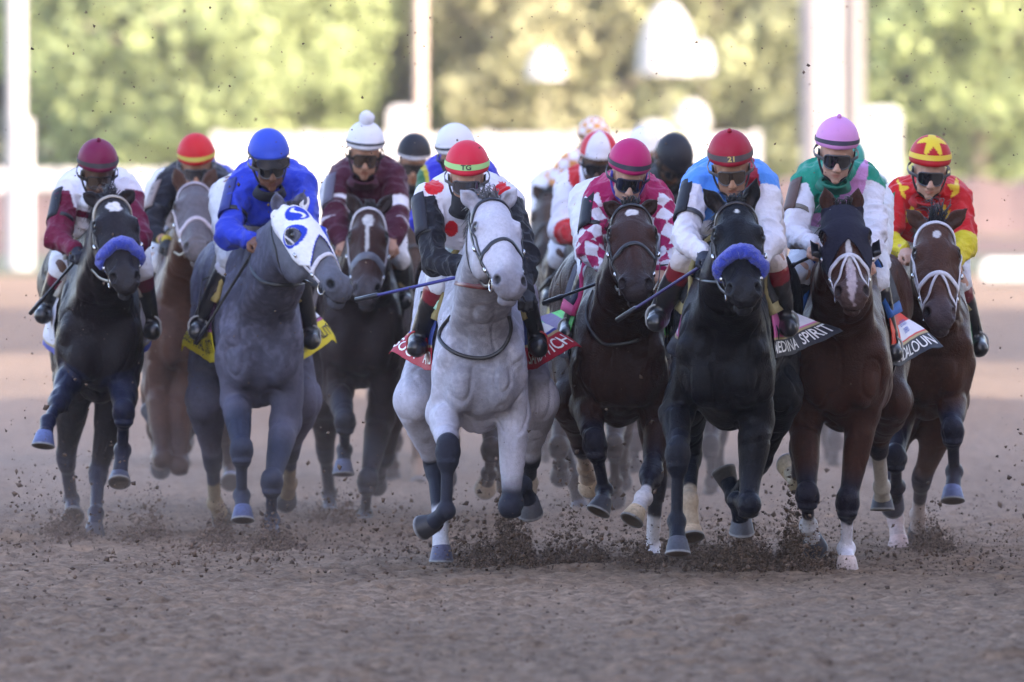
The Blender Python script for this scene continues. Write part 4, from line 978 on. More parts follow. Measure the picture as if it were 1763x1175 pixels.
def silk13(V, N, i):
    gr = (.01, .23, .15); pk = (.55, .25, .52); C, sd_, T, x, z = base_silk(gr, -.15, WHT)(V, N, i); k = (sd_ == 0) & (np.abs((x-.09)+(z+.02)*-.75-.0) < .055); C[k & (z > -.19)] = pk; C[(sd_ == 0) & (z < -.14) & (z > -.20)] = pk
    C[(sd_ != 0) & (T > .14)] = WHT; return C
def star_mask(x, z, cx, cz, r, rot=0):
    a = np.arctan2(x-cx, z-cz)+rot; d = np.hypot(x-cx, z-cz); m = np.abs(((a/(2*math.pi)*5) % 1)-.5)*2; return d < r*(.42+.62*np.maximum(m-.0, 0)**1.6)
def silk14(V, N, i):
    rd = (.50, .008, .012); ye = (.72, .50, .03); C, sd_, T, x, z = base_silk(rd, -.21)(V, N, i)
    for cx, cz, r in ((-.085, -.075, .048), (.075, -.070, .048), (-.145, .045, .05), (.135, .05, .05), (0, -.155, .045), (.17, -.17, .045), (-.18, -.17, .045)): C[star_mask(x, z, cx, cz, r) & (sd_ == 0)] = ye
    C[(sd_ != 0) & (T > .93)] = (.62, .50, .02); return C
def cap9(C, j, a): C[(np.abs(a) % (math.pi/2) < math.pi/4.0) == 0] = (.50, .012, .03); C[j > .93] = WHT
def cap8(C, j, a): C[((np.floor(a/.6)+np.floor(j*5)) % 2 == 0)] = (.60, .28, .08)
def cap10(C, j, a):
    for q in (0, math.pi/3, 2*math.pi/3, math.pi, -math.pi/3, -2*math.pi/3): C[np.abs(a-q+.3) < .018] *= 1.7
def cap14(C, j, a):
    x = j*np.sin(a); z = j*np.cos(a); C[star_mask(x, z, 0, .30, .50, math.pi)] = (.72, .52, .03)
BAY = (.055, .022, .012); DBAY = (.030, .014, .011); BLACKC = (.0035, .003, .005); CHEST = (.13, .050, .022)
LW = (.55, .53, .58)
HORSES = {}
HORSES['grey'] = (dict(label='pale grey horse with black lower legs in the middle of the front rank', Y=56.8, chest=(828, 640), croup=(820, 640), zw=1.52, ear=((793, 328), (889, 326)), poll=(843, 352), muz=(880, 494), yaw=24, w=.96,
    coat=(.46, .455, .54), dapple=.30, neckdark=.62, points=(.018, .020, .035), pstart=.62, grey=1, mottle=.12, muzc=(.10, .09, .11), muzk=.7, headc=(.50, .49, .57), earin=(.35, .3, .3), mane=(.10, .10, .11), vox=.0072, forel=.08, foredir=(-.3, .6, .7),
    FL=dict(e=(765, 712), k=(771, 778, -1), f=(768, 880, 1), h=(742, 903, 1), n=(-.75, .55, -.3), hc=(.02, .02, .025)), FR=dict(e=(884, 715), k=(880, 868, -1), f=(900, 835, 1), h=(912, 868, 1), n=(.1, .5, -.8)),
    HL=dict(s=(715, 690), k=(748, 800, 1), f=(757, 905, -1), h=(760, 950, -1), n=(0, 0, -1), sock=(.25, (.5, .5, .55)), hc=(.06, .06, .1)), HR=dict(s=(925, 690), k=(912, 790, 1), f=(912, 830, 1), h=(910, 868, 1), n=(0, .6, -.7), sock=(.3, (.6, .55, .5))),
    br=dict(c=(.012, .012, .018), w=.016, nv=.36),
    straps=[([(776, 545), (757, 570), (760, 590), (790, 611), (835, 617), (866, 600), (880, 570), (876, 545)], (.015, .015, .02), .018), ([(785, 486), (810, 491), (835, 494), (848, 496)], (.12, .02, .02), .03)],
    cloth=dict(a=121, y=(.42, 1.10), main=(.03, .05, .22), band=(.36, .008, .03), logo=(.75, .75, .78), piping=(.45, .36, .18), flare=(.20, .27), pad=(.30, .24, .10), pad2=(.45, .75, .60), text=[('SOUP  AND', -1, .87, .15, .50, (.8, .8, .8), 1.0), ('SANDWICH', 1, .87, .16, .52, (.8, .8, .8), .85), ('KENTUCKY\nDERBY', 1, .62, .13, .62, (.04, .08, .35), .35)])),
  dict(label='jockey in white silks with red spots, black sleeves and red cap marked TG', head=(804, 302), yaw=-2, pitch=26, shL=(735, 345), shR=(872, 345), elL=(748, 450, .05), elR=(905, 440, .1), haL=(806, 462, -.15), haR=(905, 505, -.1), knL=(758, 486), knR=(890, 488), ftL=(722, 583), ftR=(922, 583),
    silk=silk7, cap=capc((.60, .02, .05)), bandc=(.76, .88, (.35, .62, .22)), captext=('TG', (.02, .02, .02)), glove=BLK, lens='clear', gframe=(.10, .10, .11), skin='light', boottop=(.18, .01, .025), stir=(.35, .01, .02), scarf=BLK, gaiter=-.075, arm=((.02, .02, .03), BLK),
    whip=(-1, (612, 517), (.03, .03, .2), .2), whiplabel='black whip with blue grip held out by the jockey in red spots', breech=(.66, .66, .70)))
HORSES['black'] = (dict(label='black horse with a blue fleece noseband and small white star', Y=55.8, chest=(1247, 630), croup=(1272, 630), zw=1.56, ear=((1211, 326), (1303, 307)), poll=(1266, 358), muz=(1280, 508), yaw=4, w=.98, neck=1.05,
    coat=BLACKC, points=(.008, .009, .016), mottle=.3, muzc=(.016, .015, .018), mane=(.006, .006, .008), vox=.0072, marks=[(0, .10, .010, .014, (.5, .5, .5))], fore=1, forel=.05,
    FL=dict(e=(1166, 712), k=(1167, 785, -1), f=(1165, 898, 1), h=(1167, 938, -1), n=(0, -.25, -.97)), FR=dict(e=(1302, 725), k=(1288, 868, -1), f=(1268, 862, 1), h=(1277, 900, 1), n=(0, .3, -.95)),
    HL=dict(s=(1180, 690), k=(1190, 785, 1), f=(1187, 862, -1), h=(1190, 912, -1), n=(.1, -.45, -.88), sock=(.18, (.42, .33, .24)), hc=(.42, .32, .22)), HR=dict(s=(1345, 680), k=(1306, 800, 1), f=(1264, 858, 1), h=(1252, 826, 1), n=(-.35, .3, .85), hc=(.05, .045, .045)),
    br=dict(c=(.020, .012, .010), w=.013, nv=.36, fluff=(.018, .045, .50)), straps=[([(1190, 475), (1205, 482), (1225, 486), (1248, 484)], (.02, .02, .02), .014)],
    cloth=dict(y=(.38, 1.0), main=(.62, .14, .36), band=(.012, .012, .022), logo=(.72, .70, .76), logob=(.6, .16, .4), piping=(.45, .36, .18), flare=(.09, .27), bandh=.22, pad=(.34, .28, .13), pad2=(.015, .015, .018), text=[('MEDINA  SPIRIT', 1, .885, .15, .46, (.82, .82, .82), 1.02), ('KENTUCKY\nDERBY', 1, .60, .14, .74, (.05, .10, .45), .34)])),
  dict(label='jockey in blue and white silks with crimson sash and crimson cap marked 21', head=(1258, 284), yaw=3, pitch=28, shL=(1200, 318), shR=(1315, 318), elL=(1178, 412, .08), elR=(1326, 415, .08), haL=(1214, 440, -.15), haR=(1306, 450, -.1), knL=(1180, 452), knR=(1330, 452), ftL=(1134, 538), ftR=(1352, 548),
    silk=silk12, cap=capc((.32, .008, .03)), bandc=(.78, .90, (.06, .04, .045)), captext=('21', (.55, .40, .12)), button=(.32, .008, .03), glove=(.012, .014, .03), lens='brown', gframe=(.10, .10, .11), skin='tan', boottop=(.20, .01, .02), stir=(.3, .3, .3), scarf=(.05, .11, .33), gaiter=-.14, arm=(BLK, (.05, .05, .06)), breech=(.60, .52, .50),
    whip=(-1, (1062, 552), (.03, .02, .10), .2), whiplabel='black whip slanting down left from the hand of the blue and white jockey', loose=.008))
HORSES['hooded'] = (dict(label='bay horse in a dark blinker hood with white noseband, right of the black horse', Y=57.3, chest=(1450, 640), croup=(1464, 640), zw=1.52, ear=((1419, 322), (1478, 324)), poll=(1450, 364), muz=(1468, 512), yaw=6, w=1.0,
    coat=(.052, .019, .012), points=(.016, .014, .026), pstart=.5, mottle=.3, muzc=(.10, .07, .07), muzk=.5, mane=(.010, .008, .009), vox=.0072, marks=[(0, .50, .020, .12, (.42, .34, .36)), (0, .33, .010, .10, (.5, .46, .46))], manel=.18, forel=.05,
    FL=dict(e=(1386, 730), k=(1390, 855, -1), f=(1392, 905, 1), h=(1400, 932, 1), sock=(.1, (.6, .6, .65))), FR=dict(e=(1486, 712), k=(1459, 868, -1), f=(1457, 945, 1), h=(1458, 970, -1), n=(0, 0, -1), sock=(.62, (.68, .66, .74)), hc=(.35, .28, .26)),
    HL=dict(s=(1390, 690), k=(1378, 775, 1), f=(1372, 835, 1), h=(1362, 812, 1), hc=(.35, .28, .18), sock=(.3, (.4, .34, .24))), HR=dict(s=(1535, 690), k=(1512, 765, 1), f=(1518, 838, 1), h=(1519, 862, 1), n=(0, -.1, -1), sock=(.78, (.50, .47, .42))),
    br=dict(c=(.02, .016, .016), w=.016, nv=.40, nose=LW, cheek=LW, brow=LW, cheek2=LW, nose2=LW, blink=(.010, .010, .016),
        patch=dict(v=(-.0, .40), a=1.9, eye=.040, cut=lambda v, a, l: v > .27+.10*abs(a) if abs(a) < 1.3 else False, col=lambda v, a, l: (.014, .013, .026))),
    cloth=dict(a=117, y=(.46, 1.14), main=(.66, .05, .02), band=(.012, .014, .028), logo=(.72, .72, .78), logob=(.6, .04, .03), piping=(.45, .36, .18), flare=(.05, .22), bandh=.22, pad=(.03, .12, .4), pad2=(.02, .02, .03), text=[('MANDALOUN', 1, .885, .15, .46, (.82, .82, .82), 1.0), ('KENTUCKY\nDERBY', 1, .60, .15, .66, (.05, .10, .45), .36)])),
  dict(label='jockey in green silks with pink sash, white sleeves and pink cap', head=(1440, 260), yaw=2, pitch=22, shL=(1387, 318), shR=(1496, 315), elL=(1366, 402, .10), elR=(1508, 402, .08), haL=(1404, 425, -.12), haR=(1490, 450, -.1), knL=(1378, 470), knR=(1506, 488), ftL=(1368, 560), ftR=(1532, 592),
    silk=silk13, cap=capc((.62, .26, .56)), bandc=(.82, .91, (.02, .015, .04)), button=(.62, .26, .56), lens='dark', gframe=(.10, .10, .11), skin='light', boottop=(.012, .012, .02), scarf=(.01, .14, .09), gaiter=-.14, arm=((.10, .06, .05), (.18, .16, .14)), breech=(.66, .66, .72), loose=.010, btt=.22,
    whip=(-1, (1334, 472), BLK, .1), whiplabel='short black whip crossing behind the black horse from the green jockey'))
HORSES['right'] = (dict(label='bay horse with white bridle at the right end of the field', Y=59.6, chest=(1600, 620), croup=(1578, 620), hipw=.95, zw=1.52, ear=((1562, 362), (1664, 360)), poll=(1609, 388), muz=(1620, 550), yaw=5, w=.98,
    coat=(.060, .024, .014), points=(.018, .018, .035), pstart=.35, mottle=.3, muzc=(.07, .06, .075), muzk=.7, mane=(.010, .009, .012), vox=.0078, marks=[(0, .115, .018, .028, (.55, .52, .52))], forel=.13, foredir=(.2, .3, .8),
    FL=dict(e=(1551, 701), k=(1541, 790, -1), f=(1544, 838, 1), h=(1539, 862, 1), hc=(.03, .03, .05)), FR=dict(e=(1638, 690), k=(1640, 745, -1), f=(1643, 812, 1), h=(1640, 848, -1), n=(.0, -.3, -.95), hc=(.06, .075, .16)),
    HL=dict(s=(1562, 700), k=(1532, 805, 1), f=(1542, 895, -1), h=(1547, 933, -1), n=(0, 0, -1), sock=(.5, (.48, .38, .36)), hc=(.38, .28, .26)), HR=dict(s=(1628, 705), k=(1587, 825, 1), f=(1581, 886, 1), h=(1581, 912, 1), sock=(.45, (.50, .42, .40))),
    br=dict(c=(.02, .016, .016), w=.018, bw=.022, nw=.026, nv=.385, nose=LW, cheek=LW, brow=LW, cheek2=LW, nose2=LW),
    cloth=dict(a=132, y=(.46, 1.1), main=(.02, .16, .08), band=(.6, .6, .68), logo=(.7, .7, .75), piping=(.5, .5, .6), flare=.06, pad=(.32, .27, .13), girth=(.5, .5, .55))),
  dict(label='jockey in red silks with yellow stars and yellow cuffs', head=(1600, 290), yaw=4, pitch=22, shL=(1548, 344), shR=(1650, 344), elL=(1524, 417, .08), elR=(1662, 420, .1), haL=(1560, 434, -.12), haR=(1640, 452, -.1), knL=(1545, 468), knR=(1648, 490), ftL=(1522, 560), ftR=(1680, 584),
    silk=silk14, cap=capc((.42, .008, .015), cap14), bandc=(.74, .86, (.72, .50, .03)), lens='dark', gframe=(.10, .10, .11), skin='light', boottop=(.14, .01, .02), btt=.25, scarf=(.35, .01, .012), gaiter=-.15, arm=((.02, .22, .10), (.20, .17, .13)),
    whip=(-1, (1497, 492), BLK, .1), whiplabel='short dark whip held low by the jockey with yellow stars', stir=(.3, .3, .3)))
HORSES['star'] = (dict(label='dark bay horse with a small white star left of the black horse', Y=58.0, chest=(1068, 640), croup=(1052, 640), zw=1.52, ear=((1040, 350), (1130, 347)), poll=(1086, 362), muz=(1095, 498), yaw=3, w=1.0, hipw=1.2,
    coat=(.027, .011, .008), headc=(.040, .016, .011), points=(.014, .013, .024), mottle=.3, muzc=(.02, .017, .02), mane=(.008, .007, .008), vox=.0078, marks=[(0, .10, .030, .026, (.55, .52, .52))], fore=1, forel=.05,
    FL=dict(e=(1010, 700), k=(1026, 768, -1), f=(1040, 845, 1), h=(1036, 868, -1), n=(-.4, -.3, -.85)), FR=dict(e=(1134, 730), k=(1121, 818, -1), f=(1108, 858, -1), h=(1094, 884, -1), n=(-.45, -.4, -.8), sock=(.12, (.66, .62, .66)), hc=(.45, .34, .22)),
    HL=dict(s=(985, 690), k=(1003, 770, 1), f=(1008, 805, 1), h=(1013, 828, 1), hc=(.35, .26, .18), sock=(.8, (.36, .27, .20))), HR=dict(s=(1130, 690), k=(1130, 835, 1), f=(1123, 945, 1), h=(1124, 966, -1), n=(0, 0, -1), sock=(.55, (.70, .68, .72)), hc=(.05, .05, .06)),
    br=dict(c=(.012, .011, .014), w=.016, nv=.36), straps=[([(1022, 500), (1010, 530), (1012, 560), (1030, 585), (1045, 594), (1075, 592), (1100, 585)], (.012, .011, .014), .016)],
    cloth=dict(y=(.42, 1.12), main=(.06, .42, .06), band=(.012, .014, .035), logo=(.10, .06, .16), logob=(.08, .5, .1), piping=(.35, .30, .14), flare=(.30, .06), pad=(.55, .05, .18), pad2=(.02, .02, .05), text=[('HELIUM', -1, .87, .17, .5, (.82, .82, .82), .8)])),
  dict(label='jockey in fuchsia silks with fuchsia and white checked sleeves and fuchsia cap', head=(1082, 297), yaw=6, pitch=30, shL=(1030, 345), shR=(1136, 345), elL=(1018, 432, .08), elR=(1158, 435, .08), haL=(1048, 466, -.05), haR=(1138, 468, -.05), knL=(1020, 468), knR=(1146, 474), ftL=(982, 560), ftR=(1168, 565),
    silk=silk10, cap=capc((.42, .012, .12), cap10), bandc=(.80, .90, (.015, .012, .03)), lens='dark', skin='light', gframe=(.02, .02, .05), scarf=(.30, .008, .08), gaiter=-.15, strapc=(.04, .03, .28), arm=(BLK, BLK), loose=.012, stir=(.3, .3, .3),
    whip=(-1, (935, 523), BLK, .2), whiplabel='black whip slanting down left from the fuchsia jockey toward the grey horse'))
def emblem(v, a, l):
    blue = (.02, .05, .48)
    if ((l[0]+.022)/.050)**2+((l[1]-.088)/.058)**2 < 1:
        x, z = l[0]+.022, l[1]-.088
        if abs(x-.018*math.sin(z*70)) < .009 and abs(z) < .045: return (.78, .78, .80)
        return blue
    e = min(abs(math.hypot(l[1]-.205, l[2]-.01)-.052) if s*l[0] > .02 else 9 for s in (-1, 1))
    if e < .008: return blue
    if v > .27+.12*abs(a)-.012 and abs(a) < 1.25: return blue
    return (.74, .74, .78)
HORSES['steel'] = (dict(label='steel grey horse with white hood and blue emblem, head turned right', Y=61.4, chest=(450, 630), croup=(426, 630), zw=1.54, ear=((475, 330), (524, 328)), poll=(497, 365), muz=(592, 500), yaw=52, w=.98, neck=1.0,
    coat=(.10, .10, .150), dapple=.42, neckdark=.7, points=(.030, .036, .065), pstart=.2, grey=1, mottle=.25, muzc=(.05, .048, .06), muzk=.5, headc=(.13, .14, .17), headk=.6, mane=(.03, .03, .035), vox=.0078, mside=1, forel=.04,
    FL=dict(e=(406, 690), k=(416, 778, -1), f=(416, 853, 1), h=(418, 882, -1), n=(0, -.3, -.95), hc=(.055, .07, .15)), FR=dict(e=(492, 728), k=(468, 832, -1), f=(467, 895, 1), h=(467, 918, -1), n=(0, 0, -1)),
    HL=dict(s=(352, 690), k=(366, 790, 1), f=(370, 866, 1), h=(380, 886, 1), sock=(.5, (.30, .24, .16)), hc=(.05, .045, .04)), HR=dict(s=(520, 690), k=(500, 775, 1), f=(498, 832, 1), h=(494, 854, 1), sock=(.5, (.22, .17, .12))),
    br=dict(c=(.012, .012, .016), w=.016, nv=.42, nose=LW, cheek=LW, cheek2=LW, brow=(.6, .6, .66), patch=dict(v=(-.01, .43), a=1.65, eye=.044, cut=lambda v, a, l: (v > .26+.12*abs(a)) if abs(a) < 1.2 else v > .40+(abs(a)-1.2)*-.12, col=emblem)),
    straps=[([(432, 440), (434, 465), (450, 484), (480, 491), (510, 490), (530, 484)], (.014, .014, .018), .022)],
    cloth=dict(a=134, y=(.46, 1.12), main=(.045, .012, .045), band=(.62, .52, .02), logo=(.66, .66, .72), logob=(.045, .012, .045), piping=(.30, .06, .2), flare=(.15, .24), bandh=.30, pad=(.36, .28, .10), pad2=(.10, .09, .10), text=[('ESSENTIAL QUALITY', 1, .85, .16, .5, (.03, .02, .02), 1.), ('ESSENTIAL QUALITY', -1, .85, .16, .5, (.03, .02, .02), 1.)])),
  dict(label='jockey in plain royal blue silks and blue cap with spare goggles on it', head=(463, 277), yaw=12, pitch=24, shL=(415, 318), shR=(520, 318), elL=(394, 405, .08), elR=(530, 400, .08), haL=(437, 415, -.12), haR=(505, 430, -.05), knL=(398, 452), knR=(508, 462), ftL=(345, 556), ftR=(532, 572),
    silk=silk3, cap=capc((.03, .07, .50)), lens='dark', gframe=(.10, .10, .11), goggle2=1, skin='brown', boottop=(.60, .60, .68), btt=.14, scarf=BLK, gaiter=-.13, arm=((.03, .04, .20), BLK), loose=.014, boot=(.02, .02, .025),
    whip=(-1, (337, 592), (.03, .03, .03), .3), whiplabel='dark whip slanting down from the royal blue jockey’s bare hand'))
HORSES['left'] = (dict(label='near black horse with blue fleece noseband at the left end of the field', Y=61.9, chest=(172, 600), croup=(166, 600), zw=1.56, ear=((143, 333), (230, 330)), poll=(190, 345), muz=(217, 488), yaw=13, w=.98,
    coat=(.013, .010, .013), points=(.016, .018, .040), pstart=.0, mottle=.3, muzc=(.03, .027, .03), mane=(.012, .012, .02), vox=.0085, marks=[(.0, .115, .034, .036, (.62, .60, .62))], forel=.08, foredir=(-.1, .6, .7),
    FL=dict(e=(124, 650), k=(102, 690, -1), f=(82, 726, -1), h=(76, 754, -1), n=(-.1, -.25, -.95), hc=(.06, .08, .18)), FR=dict(e=(213, 655), k=(213, 712, -1), f=(211, 775, 1), h=(206, 820, -1), n=(0, -.55, -.8), hc=(.05, .06, .10)),
    HL=dict(s=(128, 670), k=(114, 790, 1), f=(123, 860, 1), h=(126, 885, -1)), HR=dict(s=(202, 680), k=(169, 815, 1), f=(165, 885, -1), h=(163, 912, -1), n=(0, 0, -1)),
    br=dict(c=(.03, .022, .02), brow=(.34, .30, .26), w=.012, nv=.365, fluff=(.02, .05, .50)),
    cloth=dict(a=132, y=(.44, 1.08), main=(.60, .60, .68), band=(.06, .08, .40), bandh=.07, piping=(.40, .33, .18), flare=.07, pad=(.36, .34, .30), girth=(.45, .42, .36))),
  dict(label='jockey in white silks with maroon sleeves and maroon cap at the far left', head=(168, 294), yaw=10, pitch=28, shL=(115, 335), shR=(222, 332), elL=(99, 412, .08), elR=(238, 410, .08), haL=(132, 432, -.1), haR=(222, 440, -.1), knL=(108, 466), knR=(240, 466), ftL=(80, 528), ftR=(258, 556),
    silk=silk1, cap=capc((.15, .005, .045)), bandc=(.80, .90, (.02, .015, .02)), button=(.15, .005, .045), lens='brown', skin='dark', boottop=(.12, .008, .03), glove=(.01, .01, .02), scarf=(.5, .5, .55), gaiter=-.14, arm=(BLK, BLK),
    whip=(-1, (52, 540), BLK, .25), whiplabel='black whip slanting down left from the maroon sleeved jockey at the far left'))
HORSES['chestnut'] = (dict(label='chestnut horse with dusty blue grey face between the near black and steel grey horses', Y=66.0, chest=(325, 600), croup=(318, 600), zw=1.56, ear=((300, 288), (371, 288)), poll=(334, 325), muz=(341, 432), yaw=3, poll_dy=-.45, w=.95,
    coat=(.075, .035, .024), points=(.050, .026, .02), headc=(.12, .115, .135), headk=.75, mottle=.2, muzc=(.13, .11, .11), muzk=.8, mane=(.05, .02, .01), vox=.0095, fore=0,
    FL=dict(e=(272, 670), k=(280, 785, -1), f=(272, 745, 1), h=(264, 718, 1)), FR=dict(e=(312, 680), k=(309, 798, -1), f=(316, 770, 1), h=(320, 745, 1)), HL=dict(s=(275, 670), k=(268, 740, 1), f=(272, 790, 1), h=(275, 800, 1), sock=(.7, (.3, .25, .22))), HR=dict(s=(370, 670), k=(385, 740, 1), f=(395, 800, 1), h=(397, 825, -1), hc=(.1, .12, .2)),
    br=dict(c=(.03, .025, .03), nose=(.45, .38, .42), cheek=(.42, .36, .40), brow=(.4, .36, .42), nv=.40, nw=.03, w=.02), cloth=dict(main=(.03, .03, .04), band=(.02, .02, .03), piping=(.3, .25, .1), flare=.04, pad=(.33, .28, .16))),
  dict(label='jockey in black silks and red cap with a yellow trim', head=(338, 281), yaw=0, pitch=30, shL=(284, 322), shR=(385, 320), elL=(258, 395, .05), elR=(402, 395, .08), haL=(286, 418, -.1), haR=(385, 415, -.1), knL=(272, 450), knR=(388, 450), ftL=(255, 505), ftR=(398, 520),
    silk=silk2, cap=capc((.50, .012, .02)), bandc=(.80, .90, (.45, .36, .05)), lens='clear', gframe=(.10, .10, .11), skin='tan', glove=(.02, .02, .02), arm=((.22, .18, .17), BLK), vox=.009, near=0))
HORSES['blaze'] = (dict(label='dark bay horse with long white blaze behind the steel grey and pale grey horses', Y=65.2, chest=(622, 610), croup=(618, 610), zw=1.56, ear=((598, 333), (676, 334)), poll=(635, 364), muz=(631, 508), yaw=0, w=1.0, hw=1.05,
    coat=(.030, .019, .019), points=(.035, .035, .048), pstart=.3, headc=(.045, .020, .015), mottle=.3, muzc=(.08, .075, .085), muzk=.8, mane=(.02, .015, .015), vox=.009, marks=[(0, .13, .028, .045, (.50, .48, .47)), (-.004, .24, .011, .12, (.48, .46, .45))], forel=.05,
    FL=dict(e=(582, 675), k=(594, 728, -1), f=(593, 775, 1), h=(591, 803, -1), n=(0, -.2, -1), hc=(.08, .09, .14)), FR=dict(e=(655, 720), k=(633, 830, -1), f=(628, 885, 1), h=(628, 905, -1)), HL=dict(s=(560, 690), k=(560, 775, 1), f=(567, 850, 1), h=(567, 880, -1)), HR=dict(s=(672, 690), k=(662, 790, 1), f=(652, 815, 1), h=(650, 828, 1)),
    br=dict(c=(.06, .05, .05), nose=(.10, .10, .12), cheek=(.35, .32, .34), brow=(.5, .47, .5), nw=.05, nv=.40), cloth=dict(main=(.2, .15, .16), band=(.05, .04, .05), flare=.03, pad=(.3, .25, .15))),
  dict(label='jockey in dark maroon silks with white arm bands and white pompom cap', head=(628, 261), yaw=3, pitch=22, shL=(586, 310), shR=(678, 308), elL=(576, 388, .05), elR=(683, 392, .05), haL=(592, 420, -.1), haR=(672, 420, -.1), knL=(590, 448), knR=(684, 448), ftL=(578, 520), ftR=(692, 505),
    silk=silk4, cap=capc((.66, .66, .72)), bandc=(.84, .90, (.02, .02, .03)), button=(.66, .66, .72), br=.040, lens='brown', skin='tan', scarf=(.05, .006, .02), gaiter=-.14, vox=.0085, loose=.014, near=0, arm=((.10, .09, .13), (.06, .01, .02))))
def back(key, label, Y, x, hy, coat, jl, silk, cap, **kw):
    """runners further back, mostly hidden by the ones in front"""
    s = 21056./Y/324.; hx = kw.get('hx', x); px, py = kw.get('poll', (x, hy+88*s)); d = dict(label=label, Y=Y, chest=(x, kw.get('cy', 600)), croup=(x+kw.get('cdx', 0), 600), zw=1.54, ear=((px-36*s, py-24*s), (px+36*s, py-24*s)), poll=(px, py), muz=kw.get('muz', (px+3, py+150*s)), yaw=kw.get('hyaw', 0), w=.95, coat=coat, points=tuple(c*.6 for c in coat), mottle=.3, mane=(.012, .01, .01), vox=.012, marks=kw.get('marks', []), forel=.05,
        FL=dict(e=(x-42*s, 680), k=(x-38*s, 760, -1), f=(x-40*s, 800, 1), h=(x-42*s, 815, 1)), FR=dict(e=(x+42*s, 690), k=(x+36*s, 770, -1), f=(x+38*s, 830, 1), h=(x+38*s, 850, 1)), HL=dict(s=(x-58*s, 680), k=(x-52*s, 750, 1), f=(x-48*s, 820, 1), h=(x-48*s, 840, -1)), HR=dict(s=(x+58*s, 680), k=(x+52*s, 750, 1), f=(x+50*s, 800, 1), h=(x+50*s, 820, 1)),
        br=dict(c=(.03, .025, .025)), cloth=dict(main=kw.get('clothc', (.1, .1, .14)), band=kw.get('clothb', (.05, .05, .06)), flare=.04))
    d.update(kw.get('legs', {}))
    j = dict(label=jl, head=(hx, hy), yaw=kw.get('yaw', 0), pitch=25, shL=(hx-50*s, hy+46*s), shR=(hx+50*s, hy+46*s), elL=(hx-62*s, hy+128*s, .05), elR=(hx+62*s, hy+128*s, .05), haL=(x-36*s, hy+150*s, -.1), haR=(x+36*s, hy+150*s, -.1), knL=(x-48*s, hy+185*s), knR=(x+48*s, hy+185*s), ftL=(x-68*s, hy+265*s), ftR=(x+68*s, hy+265*s), silk=silk, cap=cap, vox=.011, near=0, skin='tan', lens='dark')
    j.update(kw.get('j', {})); HORSES[key] = (d, j)
TEAL = (.01, .16, .15)
back('b5', 'brown horse in the gap between the maroon jockey and the spotted jockey', 72.5, 712, 276, (.060, .036, .026), 'jockey in black cap with white rim behind the maroon jockey', plain((.02, .10, .10)), capc((.014, .014, .020)), marks=[(.0, .14, .03, .05, (.5, .46, .44))], j=dict(bandc=(.90, .97, (.5, .5, .55))),
    legs=dict(FR=dict(e=(722, 680), k=(716, 735, -1), f=(718, 795, 1), h=(721, 830, -1), n=(0, -.75, -.66), sock=(.9, (.26, .18, .13)), hc=(.04, .035, .03))))
back('b6', 'dark horse hidden behind the pale grey horse, only its legs showing', 63.8, 812, 266, (.035, .02, .016), 'jockey in blue silks with yellow sleeve patch and white cap behind the spotted jockey', silk6, capc((.66, .66, .72)), hx=785, poll=(815, 375), cy=600,
    j=dict(bandc=(.84, .90, (.02, .02, .03)), shL=(742, 308), shR=(836, 305), elL=(728, 380, .05), yaw=-14), legs=dict(FR=dict(e=(850, 700), k=(846, 775, -1), f=(842, 815, 1), h=(838, 832, 1), hc=(.22, .17, .12))))
back('b8', 'dark brown horse far back, left of the red and white capped jockey', 77.0, 972, 245, (.050, .034, .026), 'jockey in orange and white checked silks and cap far back', silk8, capc((.66, .66, .70), cap8), hx=1022, poll=(948, 338), muz=(938, 440), hyaw=-20, j=dict(bandc=(.84, .92, (.03, .03, .03)), shL=(975, 292), shR=(1050, 292), elL=(953, 365, .0), haL=(950, 395, -.2)))
back('b9', 'brown horse with pale blue cloth hidden behind the dark bay with the star', 66.5, 1022, 276, (.045, .03, .024), 'jockey in white silks with red stripe, red cuffs and red and white cap', silk9, capc(WHT, cap9), hx=1030, poll=(1050, 372), cy=600, clothc=(.06, .35, .5), clothb=(.45, .38, .05),
    j=dict(skin='dark', shL=(980, 324), shR=(1062, 322), elL=(968, 398, .0), haL=(1002, 408, -.25), knL=(965, 445), ftL=(950, 500), glove=(.02, .02, .025), loose=.02, yaw=-4, whip=(-1, (930, 500), (.06, .05, .05), .3), whiplabel='grey whip slanting down left from the red cuffed jockey'),
    legs=dict(HL=dict(s=(955, 680), k=(966, 745, 1), f=(990, 830, -1), h=(997, 870, -1)), FL=dict(e=(975, 680), k=(962, 770, -1), f=(965, 800, 1), h=(965, 812, 1))))
back('b11', 'dark horse wholly behind the dark bay with the star, far back', 74.0, 1128, 264, (.04, .025, .02), 'jockey in a plain white cap behind the fuchsia jockey', plain(WHT), capc((.70, .70, .74)), hx=1110)
back('b15', 'dark horse behind the black horse, far back', 70.0, 1190, 276, (.02, .016, .016), 'jockey all in black behind the blue and white jockey’s shoulder', plain((.012, .012, .018)), capc((.014, .014, .020)), hx=1158, j=dict(hel=1.0, shR=(1200, 318), yaw=25, pitch=55, skin='dark'))
back('b16', 'dark horse behind the bay in the dark hood, far back', 76.0, 1470, 285, (.03, .02, .018), 'jockey in teal silks hidden behind the green and pink jockey', plain(TEAL), capc((.02, .2, .18)), hx=1462, j=dict(shR=(1508, 320), elR=(1522, 385, .05)))
back('b17', 'dark horse behind the chestnut, far back', 76.0, 352, 285, (.03, .02, .018), 'jockey in blue silks hidden behind the black and red jockey', plain((.06, .09, .40)), capc((.06, .08, .4)), hx=342, j=dict(shR=(388, 305), elR=(400, 370, .05)))
import sys
ONLY = globals().get('ONLY')
for key, (hs_, js_) in HORSES.items():
    H = make_horse(hs_)
    if js_: make_jockey(js_, H)
